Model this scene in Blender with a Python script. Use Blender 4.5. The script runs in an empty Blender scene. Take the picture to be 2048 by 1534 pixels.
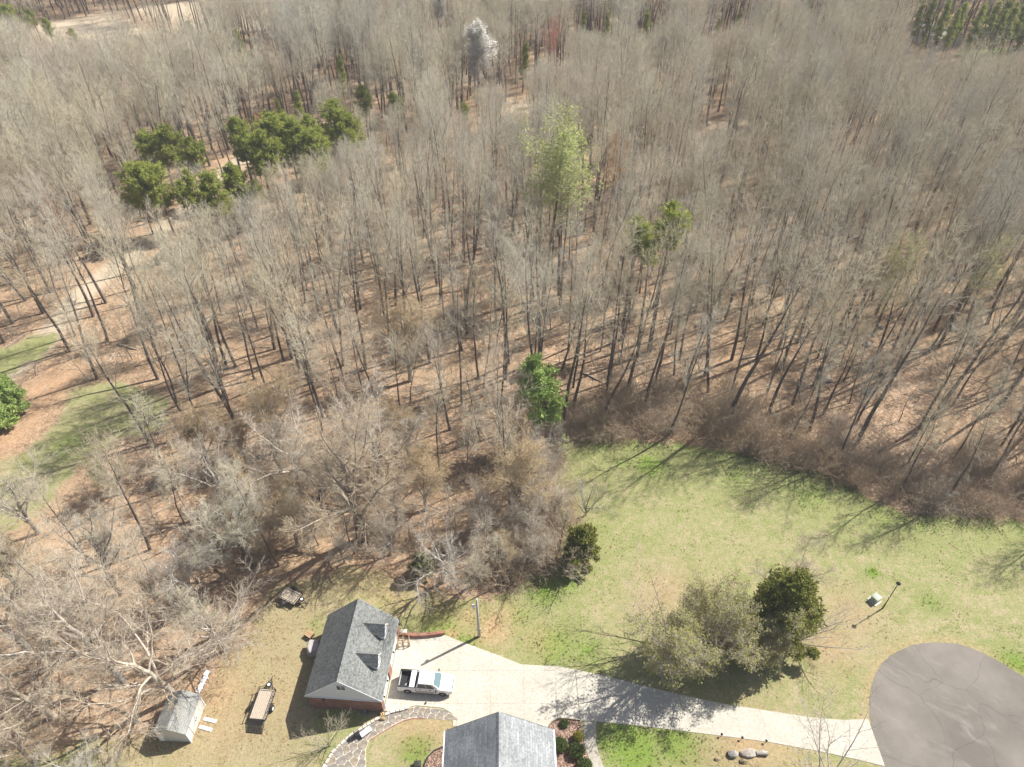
import bpy, bmesh, math, random
import numpy as np
from mathutils import Vector, Matrix

random.seed(7); RNG = np.random.default_rng(7)
S = bpy.context.scene
COL = S.collection
R = math.radians

# ------------------------------------------------------------------ camera, world, sun, exposure
CAM_H, PITCH, FPX = 73.0, 41.5, 1421.0           # metres above the lawn, degrees below the horizon, focal length in photo pixels
cd = bpy.data.cameras.new("camera"); cam = bpy.data.objects.new("camera", cd); COL.objects.link(cam)
cam.location = (0, 0, CAM_H); cam.rotation_euler = (R(90 - PITCH), 0, 0)
cd.sensor_width = 36; cd.lens = 36 * FPX / 2048; cd.clip_start = 1; cd.clip_end = 8000
S.camera = cam
SUN_EL = R(47.5); SUN_DIR = Vector((0.877 * math.cos(SUN_EL), 0.481 * math.cos(SUN_EL), math.sin(SUN_EL))).normalized()
W = bpy.data.worlds.new("World"); S.world = W; W.use_nodes = True
_n = W.node_tree.nodes; _l = W.node_tree.links
_sky = _n.new("ShaderNodeTexSky"); _sky.sky_type = 'NISHITA'; _sky.sun_disc = False
_sky.sun_elevation = SUN_EL; _sky.sun_rotation = math.atan2(0.877, 0.481); _sky.altitude = 100; _sky.dust_density = 2.0
_l.new(_sky.outputs[0], _n["Background"].inputs[0]); _n["Background"].inputs[1].default_value = 0.07
sl = bpy.data.lights.new("sun", 'SUN'); sun = bpy.data.objects.new("sun", sl); COL.objects.link(sun)
sl.energy = 5.0; sl.angle = R(0.55); sl.color = (1.0, 0.965, 0.91)
sun.rotation_euler = SUN_DIR.to_track_quat('Z', 'Y').to_euler(); sun.location = (60, 30, 120)
vs = S.view_settings; vs.view_transform = 'Standard'; vs.look = 'None'; vs.gamma = 1; vs.use_curve_mapping = False
vs.exposure = 0.84
S.cycles.max_bounces = 5; S.cycles.diffuse_bounces = 3; S.cycles.glossy_bounces = 2; S.cycles.transparent_max_bounces = 4
S.cycles.volume_bounces = 0; S.cycles.use_denoising = True

# ------------------------------------------------------------------ survey: photo pixel -> point on a level plane
_p = R(PITCH); FW = np.array([0, math.cos(_p), -math.sin(_p)]); UP = np.array([0, math.sin(_p), math.cos(_p)])
def G(px, py, z=0.0):
    d = FW + np.array([1., 0, 0]) * (px - 1024) / FPX - UP * (py - 767) / FPX
    t = (z - CAM_H) / d[2]
    return Vector((d[0] * t, d[1] * t, z))
def GP(pts): return np.array([G(*p)[:2] for p in pts])
def PX(x, y, z=0):
    d = np.array([x, y, z - CAM_H]); k = d @ FW
    return 1024 + FPX * d[0] / k, 767 - FPX * (d @ UP) / k

# ------------------------------------------------------------------ object helpers
def tag(o, label=None, cat=None, group=None, kind=None):
    if label: o["label"] = label
    if cat: o["category"] = cat
    if group: o["group"] = group
    if kind: o["kind"] = kind
    return o
def empty(name, loc, rz=0.0, scale=1.0):
    o = bpy.data.objects.new(name, None); COL.objects.link(o)
    o.location = loc; o.rotation_euler = (0, 0, rz); o.scale = (scale,) * 3; o.empty_display_size = .3
    return o
def thing(name, label, cat, loc=(0, 0, 0), rz=0.0, group=None, scale=1.0):
    return tag(empty(name, loc, rz, scale), label, cat, group)
def link(name, me, parent=None):
    o = bpy.data.objects.new(name, me); COL.objects.link(o)
    if parent: o.parent = parent
    return o

class MB:
    """collects faces; build() links them as one mesh object"""
    def __init__(s): s.v = []; s.f = []; s.m = []; s.sm = []
    def add(s, verts, faces, mi=0, smooth=False):
        b = len(s.v); s.v += [tuple(v) for v in verts]
        for f in faces: s.f.append([b + i for i in f]); s.m.append(mi); s.sm.append(smooth)
        return s
    def box(s, c, d, rz=0, mi=0, taper=1.0, M=None):
        x, y, z = d[0] / 2, d[1] / 2, d[2] / 2; cs, sn = math.cos(rz), math.sin(rz); vs_ = []
        for k, zz in ((1, -z), (taper, z)):
            for sx, sy in ((-1, -1), (1, -1), (1, 1), (-1, 1)):
                px, py = sx * x * k, sy * y * k
                vs_.append((c[0] + cs * px - sn * py, c[1] + sn * px + cs * py, c[2] + zz))
        if M is not None: vs_ = [M @ Vector(v) for v in vs_]
        return s.add(vs_, [(3, 2, 1, 0), (4, 5, 6, 7), (0, 1, 5, 4), (1, 2, 6, 5), (2, 3, 7, 6), (3, 0, 4, 7)], mi)
    def tube(s, pts, rad, n=6, mi=0, cap=True, smooth=True):
        pts = [Vector(p) for p in pts]; rad = rad if hasattr(rad, '__len__') else [rad] * len(pts)
        vs_ = []; fs = []
        for i, p in enumerate(pts):
            t = (pts[min(i + 1, len(pts) - 1)] - pts[max(i - 1, 0)]).normalized()
            u = t.cross(Vector((0, 0, 1)) if abs(t.z) < .9 else Vector((1, 0, 0))).normalized(); w = t.cross(u)
            for k in range(n):
                a = 2 * math.pi * k / n; vs_.append(p + (u * math.cos(a) + w * math.sin(a)) * rad[i])
        for i in range(len(pts) - 1):
            for k in range(n):
                a, b = i * n + k, i * n + (k + 1) % n; fs.append((a, b, b + n, a + n))
        s.add(vs_, fs, mi, smooth)
        if cap:
            b = len(s.v) - len(vs_)
            s.f.append([b + k for k in range(n)][::-1]); s.m.append(mi); s.sm.append(False)
            s.f.append([b + (len(pts) - 1) * n + k for k in range(n)]); s.m.append(mi); s.sm.append(False)
        return s
    def lathe(s, prof, n=16, c=(0, 0, 0), mi=0, M=None, smooth=True):
        vs_ = []; fs = []
        for r, z in prof:
            for k in range(n):
                a = 2 * math.pi * k / n; v = Vector((r * math.cos(a), r * math.sin(a), z))
                if M is not None: v = M @ v
                vs_.append(v + Vector(c))
        for i in range(len(prof) - 1):
            for k in range(n):
                a, b = i * n + k, i * n + (k + 1) % n; fs.append((a, b, b + n, a + n))
        return s.add(vs_, fs, mi, smooth)
    def poly(s, pts, z0, z1, mi=0, mi_side=None):
        """prism over an outline (counter-clockwise) between two heights"""
        n = len(pts); b = [(p[0], p[1], z0) for p in pts]; t = [(p[0], p[1], z1) for p in pts]
        s.add(b + t, [tuple(range(n, 2 * n))], mi)
        s.add(b + t, [tuple(range(n))[::-1]] + [(i, (i + 1) % n, n + (i + 1) % n, n + i) for i in range(n)], mi if mi_side is None else mi_side)
        return s
    def build(s, name, mats, parent=None, bevel=0, seg=2):
        me = bpy.data.meshes.new(name); me.from_pydata(s.v, [], s.f)
        mats = mats if isinstance(mats, (list, tuple)) else [mats]
        for m in mats: me.materials.append(m)
        me.polygons.foreach_set("material_index", s.m); me.polygons.foreach_set("use_smooth", s.sm)
        bm = bmesh.new(); bm.from_mesh(me)
        if bevel:
            bmesh.ops.remove_doubles(bm, verts=bm.verts, dist=1e-5)
            ed = [e for e in bm.edges if len(e.link_faces) == 2 and e.calc_face_angle(0) > R(28)]
            bmesh.ops.bevel(bm, geom=ed, offset=bevel, segments=seg, profile=.5, affect='EDGES', clamp_overlap=True)
            for f in bm.faces: f.smooth = True
        bmesh.ops.recalc_face_normals(bm, faces=bm.faces)
        bm.to_mesh(me); bm.free(); me.update()
        if bevel:
            try: me.set_sharp_from_angle(angle=R(40))
            except Exception: pass
        return link(name, me, parent)

def ccw(pts):
    a = sum(p[0] * q[1] - q[0] * p[1] for p, q in zip(pts, pts[1:] + pts[:1]))
    return pts if a > 0 else pts[::-1]
def clip(poly, a, n):
    """keep the part of a polygon with (p-a).n <= 0"""
    out = []
    for i, p in enumerate(poly):
        q = poly[(i + 1) % len(poly)]
        dp = (p[0] - a[0]) * n[0] + (p[1] - a[1]) * n[1]; dq = (q[0] - a[0]) * n[0] + (q[1] - a[1]) * n[1]
        if dp <= 0: out.append(p)
        if (dp < 0 < dq) or (dq < 0 < dp):
            t = dp / (dp - dq); out.append((p[0] + (q[0] - p[0]) * t, p[1] + (q[1] - p[1]) * t))
    return out
def sdist(P, poly):
    """signed distance, positive inside"""
    poly = np.asarray(poly); d = np.full(len(P), 1e9); ins = np.zeros(len(P), bool)
    for i in range(len(poly)):
        a = poly[i]; b = poly[(i + 1) % len(poly)]; e = b - a
        t = np.clip(((P - a) @ e) / max(e @ e, 1e-9), 0, 1)
        d = np.minimum(d, np.hypot(*(P - a - t[:, None] * e).T))
        if a[1] != b[1]:
            c = (a[1] > P[:, 1]) != (b[1] > P[:, 1])
            ins ^= c & (P[:, 0] < (b[0] - a[0]) * (P[:, 1] - a[1]) / (b[1] - a[1]) + a[0])
    return np.where(ins, d, -d)

# ------------------------------------------------------------------ materials
class NT:
    def __init__(s, name, rough=.85, spec=.25):
        s.m = bpy.data.materials.new(name); s.m.use_nodes = True; s.t = s.m.node_tree
        s.b = s.t.nodes["Principled BSDF"]; s.b.inputs["Roughness"].default_value = rough
        s.b.inputs["Specular IOR Level"].default_value = spec
    def n(s, typ, **kw):
        o = s.t.nodes.new(typ)
        for k, v in kw.items(): setattr(o, k, v)
        return o
    def l(s, a, b): s.t.links.new(a, b)
    def val(s, sock, v):
        if hasattr(v, "is_linked") or hasattr(v, "links"): s.l(v, sock)
        elif isinstance(v, (tuple, list)): sock.default_value = tuple(v) + ((1,) if len(v) == 3 and len(sock.default_value) == 4 else ())
        else: sock.default_value = v
    def pos(s): return s.n("ShaderNodeNewGeometry").outputs["Position"]
    def objco(s): return s.n("ShaderNodeTexCoord").outputs["Object"]
    def noise(s, vec, scale, detail=3, rough=.6):
        o = s.n("ShaderNodeTexNoise"); o.inputs["Scale"].default_value = scale; o.inputs["Detail"].default_value = detail
        o.inputs["Roughness"].default_value = rough
        if vec is not None: s.l(vec, o.inputs["Vector"])
        return o.outputs["Fac"]
    def vor(s, vec, scale, feature='F1'):
        o = s.n("ShaderNodeTexVoronoi", feature=feature); o.inputs["Scale"].default_value = scale; s.l(vec, o.inputs["Vector"]); return o
    def ramp(s, f, stops, interp='LINEAR'):
        o = s.n("ShaderNodeValToRGB"); cr = o.color_ramp; cr.interpolation = interp
        while len(cr.elements) < len(stops): cr.elements.new(.5)
        for e, (p, c) in zip(cr.elements, stops):
            e.position = p; e.color = (c, c, c, 1) if not isinstance(c, (tuple, list)) else tuple(c) + (1,)
        s.l(f, o.inputs[0]); return o.outputs[0]
    def mix(s, f, a, b, mode='MIX'):
        o = s.n("ShaderNodeMix", data_type='RGBA', blend_type=mode)
        s.val(o.inputs[0], f); s.val(o.inputs[6], a); s.val(o.inputs[7], b); return o.outputs[2]
    def math(s, op, a, b=None, c=None, clamp=False):
        o = s.n("ShaderNodeMath", operation=op, use_clamp=clamp)
        for i, v in enumerate((a, b, c)):
            if v is not None: s.val(o.inputs[i], v)
        return o.outputs[0]
    def attr(s, name): return s.n("ShaderNodeAttribute", attribute_name=name).outputs["Fac"]
    def sep(s, v): o = s.n("ShaderNodeSeparateXYZ"); s.l(v, o.inputs[0]); return o.outputs
    def comb(s, x, y, z=0.):
        o = s.n("ShaderNodeCombineXYZ")
        for i, v in enumerate((x, y, z)): s.val(o.inputs[i], v)
        return o.outputs[0]
    def bump(s, h, dist=.02, strength=.6):
        o = s.n("ShaderNodeBump"); o.inputs["Distance"].default_value = dist; o.inputs["Strength"].default_value = strength
        s.l(h, o.inputs["Height"]); s.l(o.outputs[0], s.b.inputs["Normal"])
    def color(s, c): s.val(s.b.inputs["Base Color"], c); return s.m
    def rnd(s): return s.n("ShaderNodeObjectInfo").outputs["Random"]

def simple(name, c, rough=.7, var=.15, scale=6., metal=0., spec=.3, bump=0.):
    t = NT(name, rough, spec); t.b.inputs["Metallic"].default_value = metal
    nz = t.noise(t.objco(), scale, 4)
    if bump: t.bump(nz, bump)
    return t.color(t.mix(nz, tuple(max(0, x * (1 - var)) for x in c), tuple(min(1, x * (1 + var)) for x in c)))

def bark(name, dark, light, rnd_tint=((1, .93, .86), (.92, .94, 1.0)), sc=2., patch=False):
    t = NT(name, .95, .1); v = t.objco()
    nz = t.noise(v, sc, 4); c = t.mix(t.ramp(nz, ((.3, 0.), (.7, 1.))), dark, light)
    c = t.mix(1.0, c, t.ramp(t.rnd(), ((0, rnd_tint[0]), (1, rnd_tint[1]))), 'MULTIPLY')
    if patch: c = t.mix(.8, c, t.ramp(t.noise(t.pos(), .022, 2), ((.34, (.90, .91, .92)), (.44, (1.05, .98, .90)), (.52, (1.12, 1.09, .97)), (.60, (.92, .88, .86)), (.70, (1.08, 1.04, .90)))), 'MULTIPLY')
    return t.color(c)
def foliage(name, dark, light, sc=.6, transl=.38):
    t = NT(name, .7, .2); v = t.pos(); nz = t.noise(v, sc, 3); f = t.noise(v, 9., 1)
    c = t.mix(t.math('MULTIPLY_ADD', f, .5, t.math('MULTIPLY', nz, .6), clamp=True), dark, light)
    t.color(c)
    tr = t.n("ShaderNodeBsdfTranslucent"); t.l(c, tr.inputs[0]); mx = t.n("ShaderNodeMixShader"); mx.inputs[0].default_value = transl
    t.l(t.b.outputs[0], mx.inputs[1]); t.l(tr.outputs[0], mx.inputs[2]); t.l(mx.outputs[0], t.t.nodes["Material Output"].inputs[0])
    return t.m
M = {}
M['bark'] = bark('bark_brown', (.085, .070, .058), (.20, .17, .145))
M['limb'] = bark('bark_limb', (.19, .172, .145), (.42, .39, .335))
M['twig'] = bark('twig_grey', (.43, .405, .335), (.63, .60, .51), ((1.0, .95, .87), (.92, .94, .95)), .35, True)
M['pale'] = bark('bark_pale', (.33, .295, .24), (.60, .55, .47))
M['paletwig'] = bark('twig_pale', (.44, .385, .295), (.62, .555, .445), sc=.4)
M['tantwig'] = bark('twig_tan', (.44, .36, .24), (.62, .53, .38), sc=.4)
M['redtwig'] = bark('twig_red', (.40, .15, .11), (.50, .22, .16), sc=.4)
M['rusttwig'] = bark('twig_rust', (.38, .19, .08), (.52, .28, .13), sc=.4)
M['brush'] = bark('twig_brush', (.33, .265, .195), (.52, .44, .335), sc=.5, patch=True)
M['needles'] = foliage('needles_mid', (.18, .225, .04), (.46, .49, .12))
M['needles_dark'] = foliage('needles_dark', (.10, .15, .038), (.30, .36, .11))
M['needles_bright'] = foliage('needles_bright', (.22, .31, .075), (.48, .60, .21))
M['cedar'] = foliage('cedar_green', (.095, .115, .024), (.34, .345, .085), 1.2)
M['newleaf'] = foliage('leaf_new', (.29, .35, .09), (.48, .52, .19), transl=.4)
M['bud'] = foliage('buds_olive', (.20, .195, .05), (.38, .365, .12), transl=.4)
M['budtan'] = foliage('buds_tan', (.32, .22, .10), (.46, .34, .18), transl=.3)
M['blossom'] = foliage('blossom_white', (.60, .58, .52), (.82, .80, .76), transl=.3)
M['shrub'] = foliage('shrub_green', (.045, .075, .018), (.14, .19, .05), 2.)
M['shrub_yellow'] = foliage('shrub_yellow', (.16, .16, .02), (.34, .31, .05), 2.)
M['white'] = simple('paint_white', (.78, .78, .77), .5, .04)
M['black'] = simple('black_plastic', (.02, .02, .022), .5, .2)
M['steel'] = simple('galvanised', (.42, .43, .44), .45, .2, metal=.6)
M['darksteel'] = simple('steel_dark', (.045, .04, .038), .6, .3, metal=.3)
M['rubber'] = simple('tyre_rubber', (.022, .021, .02), .9, .2)
M['rim'] = simple('rim_alloy', (.55, .55, .56), .35, .08, metal=.7)
M['glass'] = simple('window_glass', (.05, .075, .085), .06, .1, spec=.8)
M['screen'] = simple('windscreen_glass', (.12, .19, .20), .05, .2, 2., spec=.8)
M['paint'] = simple('car_paint_white', (.80, .80, .79), .25, .02, spec=.6)
M['paint_tan'] = simple('car_paint_tan', (.56, .48, .38), .3, .04, spec=.5)
M['amber'] = simple('lens_amber', (.6, .22, .03), .3, .05)
M['redlens'] = simple('lens_red', (.35, .02, .02), .3, .05)
M['lens'] = simple('lens_clear', (.65, .66, .66), .15, .05, spec=.7)
M['plank'] = simple('plank_weathered', (.42, .35, .27), .85, .28, 5.)
M['wood'] = simple('wood_raw', (.40, .27, .14), .85, .25, 8.)
M['wooddark'] = simple('wood_dark', (.13, .085, .05), .85, .3, 8.)
M['polewood'] = simple('pole_wood_pale', (.40, .39, .37), .85, .2, 3.)
M['flag'] = bark('flagstone', (.17, .15, .125), (.35, .315, .265), ((1.0, .92, .82), (.85, .88, .92)), 1.6)
M['mortar'] = simple('mortar_pale', (.52, .47, .39), .9, .25, 4.)
M['coping'] = bark('coping_stone', (.42, .39, .34), (.66, .62, .55), sc=3.)
M['boulder'] = bark('boulder_grey', (.20, .185, .16), (.48, .46, .42), sc=2.5)
M['moss'] = bark('boulder_moss', (.20, .14, .06), (.42, .34, .20), sc=3.)
M['box'] = simple('cabinet_green', (.36, .40, .31), .5, .06)
M['conc'] = simple('concrete_base', (.50, .47, .42), .9, .15, 3.)
M['tarp'] = simple('tarp_grey', (.36, .33, .31), .6, .4, 1.5)
M['blue'] = simple('bucket_blue', (.40, .45, .65), .4, .1)
M['trim_grey'] = simple('trim_grey', (.30, .31, .32), .6, .05)
M['fibre'] = simple('shed_metal_white', (.60, .58, .53), .5, .08)
M['fascia'] = simple('trim_white', (.74, .75, .77), .5, .04)

def brick_mat(name, axis, c1, c2, mortar=(.36, .30, .26)):
    t = NT(name, .9, .15); x, y, z = t.sep(t.objco())
    b = t.n("ShaderNodeTexBrick"); b.inputs["Scale"].default_value = 1.0
    b.inputs["Brick Width"].default_value = .215; b.inputs["Row Height"].default_value = .075; b.inputs["Mortar Size"].default_value = .010
    b.inputs["Color1"].default_value = c1 + (1,); b.inputs["Color2"].default_value = c2 + (1,); b.inputs["Mortar"].default_value = mortar + (1,)
    t.l(t.comb(x if axis == 0 else y, z), b.inputs["Vector"])
    nz = t.noise(t.objco(), 1.3, 3); t.bump(b.outputs["Fac"], -.01, .5)
    return t.color(t.mix(.5, b.outputs["Color"], t.ramp(nz, ((.3, (.55, .5, .5)), (.7, (1.2, 1.15, 1.1)))), 'MULTIPLY'))
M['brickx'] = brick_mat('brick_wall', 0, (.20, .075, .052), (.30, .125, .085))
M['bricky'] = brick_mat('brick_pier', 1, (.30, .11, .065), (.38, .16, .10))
M['brick'] = bark('brick_red', (.24, .10, .07), (.42, .24, .18), ((1, .85, .8), (.85, .9, .95)), 8.)
def shingle_mat(name, dark, light, row=.145, wid=.32, stripes=.38):
    """asphalt shingle courses; rows run along local y, counted up the slope by height"""
    t = NT(name, .95, .15); v = t.objco(); x, y, z = t.sep(v)
    b = t.n("ShaderNodeTexBrick"); b.inputs["Scale"].default_value = 1.0
    b.inputs["Brick Width"].default_value = wid; b.inputs["Row Height"].default_value = row * .69; b.inputs["Mortar Size"].default_value = .012
    b.inputs["Color1"].default_value = (0, 0, 0, 1); b.inputs["Color2"].default_value = (1, 1, 1, 1); b.inputs["Mortar"].default_value = (.0, .0, .0, 1)
    b.inputs["Bias"].default_value = .1
    t.l(t.comb(y, z), b.inputs["Vector"])
    n1 = t.noise(v, 5., 3, .75); n2 = t.noise(v, .5, 3)
    f = t.math('ADD', t.math('MULTIPLY', b.outputs["Color"], stripes), t.math('MULTIPLY', t.ramp(n1, ((.32, 0.), (.68, 1.))), 1 - stripes))
    c = t.mix(f, dark, light); c = t.mix(.55, c, t.ramp(n2, ((.3, .62), (.7, 1.2))), 'MULTIPLY')
    t.bump(b.outputs["Fac"], -.02, .7)
    return t.color(c)
M['shingle'] = shingle_mat('shingle_garage', (.065, .068, .066), (.30, .31, .295))
M['shingle_house'] = shingle_mat('shingle_house', (.14, .15, .155), (.37, .38, .38), .26, 1.1, .34)
M['shingle_shed'] = shingle_mat('shingle_shed', (.20, .20, .185), (.36, .36, .33))

def siding_mat():
    t = NT('siding_white', .55, .3); z = t.sep(t.objco())[2]
    w = t.math('FRACT', t.math('MULTIPLY', z, 6.5)); t.bump(w, .02, .8)
    return t.color(t.mix(t.ramp(w, ((0., 0.), (.1, 1.))), (.45, .46, .50), (.72, .74, .78)))
M['siding'] = siding_mat()

def concrete_mat(name, a, b, stain):
    t = NT(name, .9, .2); v = t.pos()
    n1 = t.noise(v, .35, 4); n2 = t.noise(v, 4., 5, .7); n3 = t.noise(v, 14., 2)
    c = t.mix(t.ramp(n1, ((.3, 0.), (.7, 1.))), a, b)
    c = t.mix(t.math('MULTIPLY', t.ramp(n2, ((.42, 1.), (.62, 0.))), .7), c, stain)
    c = t.mix(.35, c, t.ramp(n3, ((.3, .7), (.7, 1.15))), 'MULTIPLY'); c = t.mix(.15, c, t.ramp(t.rnd(), ((0, .86), (1, 1.1))), 'MULTIPLY')
    t.bump(n3, .004, .5); return t.color(c)
M['drive'] = concrete_mat('concrete_drive', (.475, .445, .37), (.58, .55, .47), (.385, .345, .28))
M['walk'] = concrete_mat('concrete_walk', (.40, .37, .31), (.48, .45, .385), (.30, .27, .21))

def asphalt_mat():
    t = NT('asphalt_worn', .95, .2); v = t.pos(); x, y, z = t.sep(v)
    d = t.n("ShaderNodeVectorMath", operation='ADD'); t.l(v, d.inputs[0])
    nv = t.n("ShaderNodeTexNoise"); nv.inputs["Scale"].default_value = .25; t.l(v, nv.inputs["Vector"])
    sc = t.n("ShaderNodeVectorMath", operation='SCALE'); t.l(nv.outputs["Color"], sc.inputs[0]); sc.inputs["Scale"].default_value = 2.5; t.l(sc.outputs[0], d.inputs[1])
    r0 = t.n("ShaderNodeMapping"); r0.inputs["Rotation"].default_value = (0, 0, R(40)); t.l(d.outputs[0], r0.inputs[0])
    rot = t.n("ShaderNodeMapping"); rot.inputs["Scale"].default_value = (.10, .9, 1); t.l(r0.outputs[0], rot.inputs[0])
    st = t.noise(rot.outputs[0], 1.0, 4, .65)                       # long scuffs following the turning circle
    n1 = t.noise(v, .12, 4); n2 = t.noise(v, 18., 3)
    c = t.mix(t.ramp(n1, ((.35, 0.), (.65, 1.))), (.148, .131, .112), (.232, .207, .178))
    c = t.mix(t.math('MULTIPLY', t.ramp(st, ((.56, 0.), (.80, 1.))), .38), c, (.42, .39, .35))
    cr = t.vor(d.outputs[0], .12, 'DISTANCE_TO_EDGE'); c = t.mix(t.ramp(cr.outputs["Distance"], ((0., .6), (.005, 0.))), c, (.09, .085, .08))
    c = t.mix(.5, c, t.ramp(n2, ((.3, .75), (.7, 1.2))), 'MULTIPLY'); t.bump(n2, .006, .5)
    return t.color(c)
M['asphalt'] = asphalt_mat()

def ground_mat():
    t = NT('ground_cover', .95, .08); v = t.pos()
    big = t.noise(v, .045, 3); mid = t.noise(v, .35, 4, .65); fine = t.noise(v, 2.6, 4, .7); tiny = t.noise(v, 11., 2, .7)
    # leaf litter: each cell a leaf, in three browns
    lv = t.vor(v, 5.5); lr = t.sep(lv.outputs["Color"])[0]; lv2 = t.vor(v, 2.3); lr2 = t.sep(lv2.outputs["Color"])[1]
    lit = t.ramp(lr, ((0., (.125, .080, .050)), (.35, (.265, .176, .110)), (.7, (.41, .29, .19)), (1., (.57, .44, .32))))
    lit = t.mix(.38, lit, t.ramp(lr2, ((0., (.14, .085, .05)), (1., (.44, .30, .19)))))
    lit = t.mix(t.math('MULTIPLY', t.ramp(big, ((.4, 0.), (.62, 1.))), .6), lit, (.40, .275, .165))
    lit = t.mix(.6, lit, t.ramp(mid, ((.3, .70), (.7, 1.22))), 'MULTIPLY')
    soil = t.mix(t.ramp(fine, ((.3, 0.), (.7, 1.))), (.30, .165, .085), (.52, .345, .21))
    lit = t.mix(t.math('MULTIPLY', t.attr('soil'), t.ramp(mid, ((.25, .45), (.6, 1.)))), lit, soil)
    sand = t.mix(t.ramp(fine, ((.3, 0.), (.7, 1.))), (.36, .285, .195), (.55, .46, .34))
    lit = t.mix(t.attr('sand'), lit, sand)
    # lawn: dormant straw mixed with green
    patchy = t.noise(v, 1.1, 5, .75); fleck = t.noise(v, 5., 3, .8)
    straw = t.mix(t.ramp(fleck, ((.3, 0.), (.7, 1.))), (.225, .175, .095), (.48, .41, .26))
    green = t.mix(t.ramp(fleck, ((.3, 0.), (.7, 1.))), (.125, .150, .040), (.29, .315, .125))
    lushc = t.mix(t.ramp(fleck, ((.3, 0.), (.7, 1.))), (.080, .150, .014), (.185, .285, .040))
    gf = t.math('ADD', t.math('MULTIPLY', patchy, 1.1), t.math('MULTIPLY', fleck, .5)); gf = t.math('ADD', gf, t.math('MULTIPLY', mid, .5))
    gf = t.math('ADD', gf, t.math('MULTIPLY', t.attr('lush'), .42)); gf = t.math('SUBTRACT', gf, t.math('MULTIPLY', t.attr('dry'), .22))
    lawn = t.mix(t.ramp(t.math('MULTIPLY', gf, .5), ((.448, .10), (.59, .90))), straw, green)
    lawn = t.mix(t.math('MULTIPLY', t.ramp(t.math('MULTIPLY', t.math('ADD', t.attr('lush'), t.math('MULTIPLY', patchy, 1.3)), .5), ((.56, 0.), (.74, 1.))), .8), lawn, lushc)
    lawn = t.mix(t.math('MULTIPLY', t.attr('dry'), .48), lawn, t.mix(t.ramp(patchy, ((.35, 0.), (.65, 1.))), (.19, .155, .065), (.31, .25, .14)))
    drift = t.math('MULTIPLY', t.ramp(lr, ((.62, 0.), (.70, 1.))), t.math('MULTIPLY', t.ramp(mid, ((.42, 0.), (.62, 1.))), t.math('MULTIPLY_ADD', t.attr('dry'), .75, .12)))
    lawn = t.mix(drift, lawn, (.24, .155, .09))
    lawn = t.mix(t.math('MULTIPLY', t.attr('soil'), t.ramp(fine, ((.3, .35), (.62, 1.)))), lawn, soil)
    lawn = t.mix(.4, lawn, t.ramp(fine, ((.3, .76), (.7, 1.16))), 'MULTIPLY')
    edge = t.math('ADD', t.attr('grass'), t.math('MULTIPLY', t.math('SUBTRACT', t.math('ADD', mid, t.math('MULTIPLY', fine, .6)), .8), .9))
    c = t.mix(t.ramp(edge, ((.40, 0.), (.60, 1.))), lit, lawn)
    h = t.math('ADD', t.math('MULTIPLY', lv.outputs["Distance"], .5), tiny); t.bump(h, .06, .5)
    return t.color(c)
M['ground'] = ground_mat()
def mulch_mat():
    t = NT('mulch', .95, .1); v = t.pos(); lv = t.vor(v, 9.); r = t.sep(lv.outputs["Color"])[0]; n = t.noise(v, 1.2, 3)
    c = t.ramp(r, ((0., (.09, .055, .04)), (.6, (.24, .155, .115)), (1., (.42, .30, .23)))); t.bump(lv.outputs["Distance"], .05, .8)
    return t.color(t.mix(.5, c, t.ramp(n, ((.3, .7), (.7, 1.2))), 'MULTIPLY'))
M['mulch'] = mulch_mat()

# ------------------------------------------------------------------ the ground
LAWN = GP([(2400, 1062), (2048, 1044), (1980, 1036), (1900, 1026), (1840, 1036), (1790, 1018), (1750, 1000), (1690, 968), (1640, 945), (1520, 912), (1450, 900), (1380, 890), (1310, 882),
           (1250, 878), (1170, 882), (1125, 905), (1106, 960), (1112, 1010), (1135, 1060), (1120, 1110), (1060, 1150), (1000, 1195), (930, 1200), (850, 1180), (760, 1145), (690, 1138),
           (610, 1160), (545, 1165), (520, 1215), (490, 1280), (440, 1330), (400, 1400), (300, 1468), (200, 1484), (80, 1500), (-120, 1530), (-300, 1800), (2500, 1800)])
FIELD = GP([(-300, 1150), (0, 1075), (90, 1020), (150, 935), (235, 885), (330, 855), (335, 800), (240, 765), (150, 770), (110, 850), (50, 905), (-300, 1000)])
YELLOW = GP([(-200, 745), (0, 700), (60, 672), (120, 662), (85, 715), (15, 748), (-200, 800)])
STRAW = GP([(-300, 1000), (0, 915), (50, 880), (100, 815), (160, 745), (150, 705), (100, 730), (40, 790), (-300, 880)])
TANBED = GP([(-200, 1200), (60, 1060), (160, 1000), (250, 990), (320, 1060), (330, 1200), (420, 1300), (300, 1440), (100, 1470), (-200, 1480)])
GREENFAR = GP([(1900, 112), (1930, 98), (2060, 92), (2060, 118), (1960, 125)])
SANDS = [GP([(40, 62), (110, 40), (210, 28), (330, 62), (340, 92), (240, 104), (120, 100)]), GP([(230, 18), (480, -10), (700, 5), (690, 40), (560, 60), (400, 66), (330, 40)]),
         GP([(560, 335), (520, 350), (480, 300), (560, 270)]), GP([(1000, 205), (1060, 200), (1080, 222), (1010, 228)]), GP([(1410, 245), (1500, 240), (1560, 262), (1440, 268)]),
         GP([(780, 175), (960, 140), (960, 160), (800, 190)])]
ROADPX = [(1772, 1534), (1762, 1512), (1754, 1490), (1744, 1462), (1739, 1430), (1738, 1405), (1741, 1380), (1746, 1360), (1753, 1343), (1764, 1327), (1778, 1313.5), (1798, 1301), (1822, 1291), (1845, 1286.5), (1868, 1284.5), (1892, 1285),
          (1916, 1288), (1940, 1295), (1963, 1305), (1987, 1317), (2010, 1330), (2048, 1353), (2150, 1420), (2300, 1540), (2300, 1800), (1860, 1800), (1795, 1600)]
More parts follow.
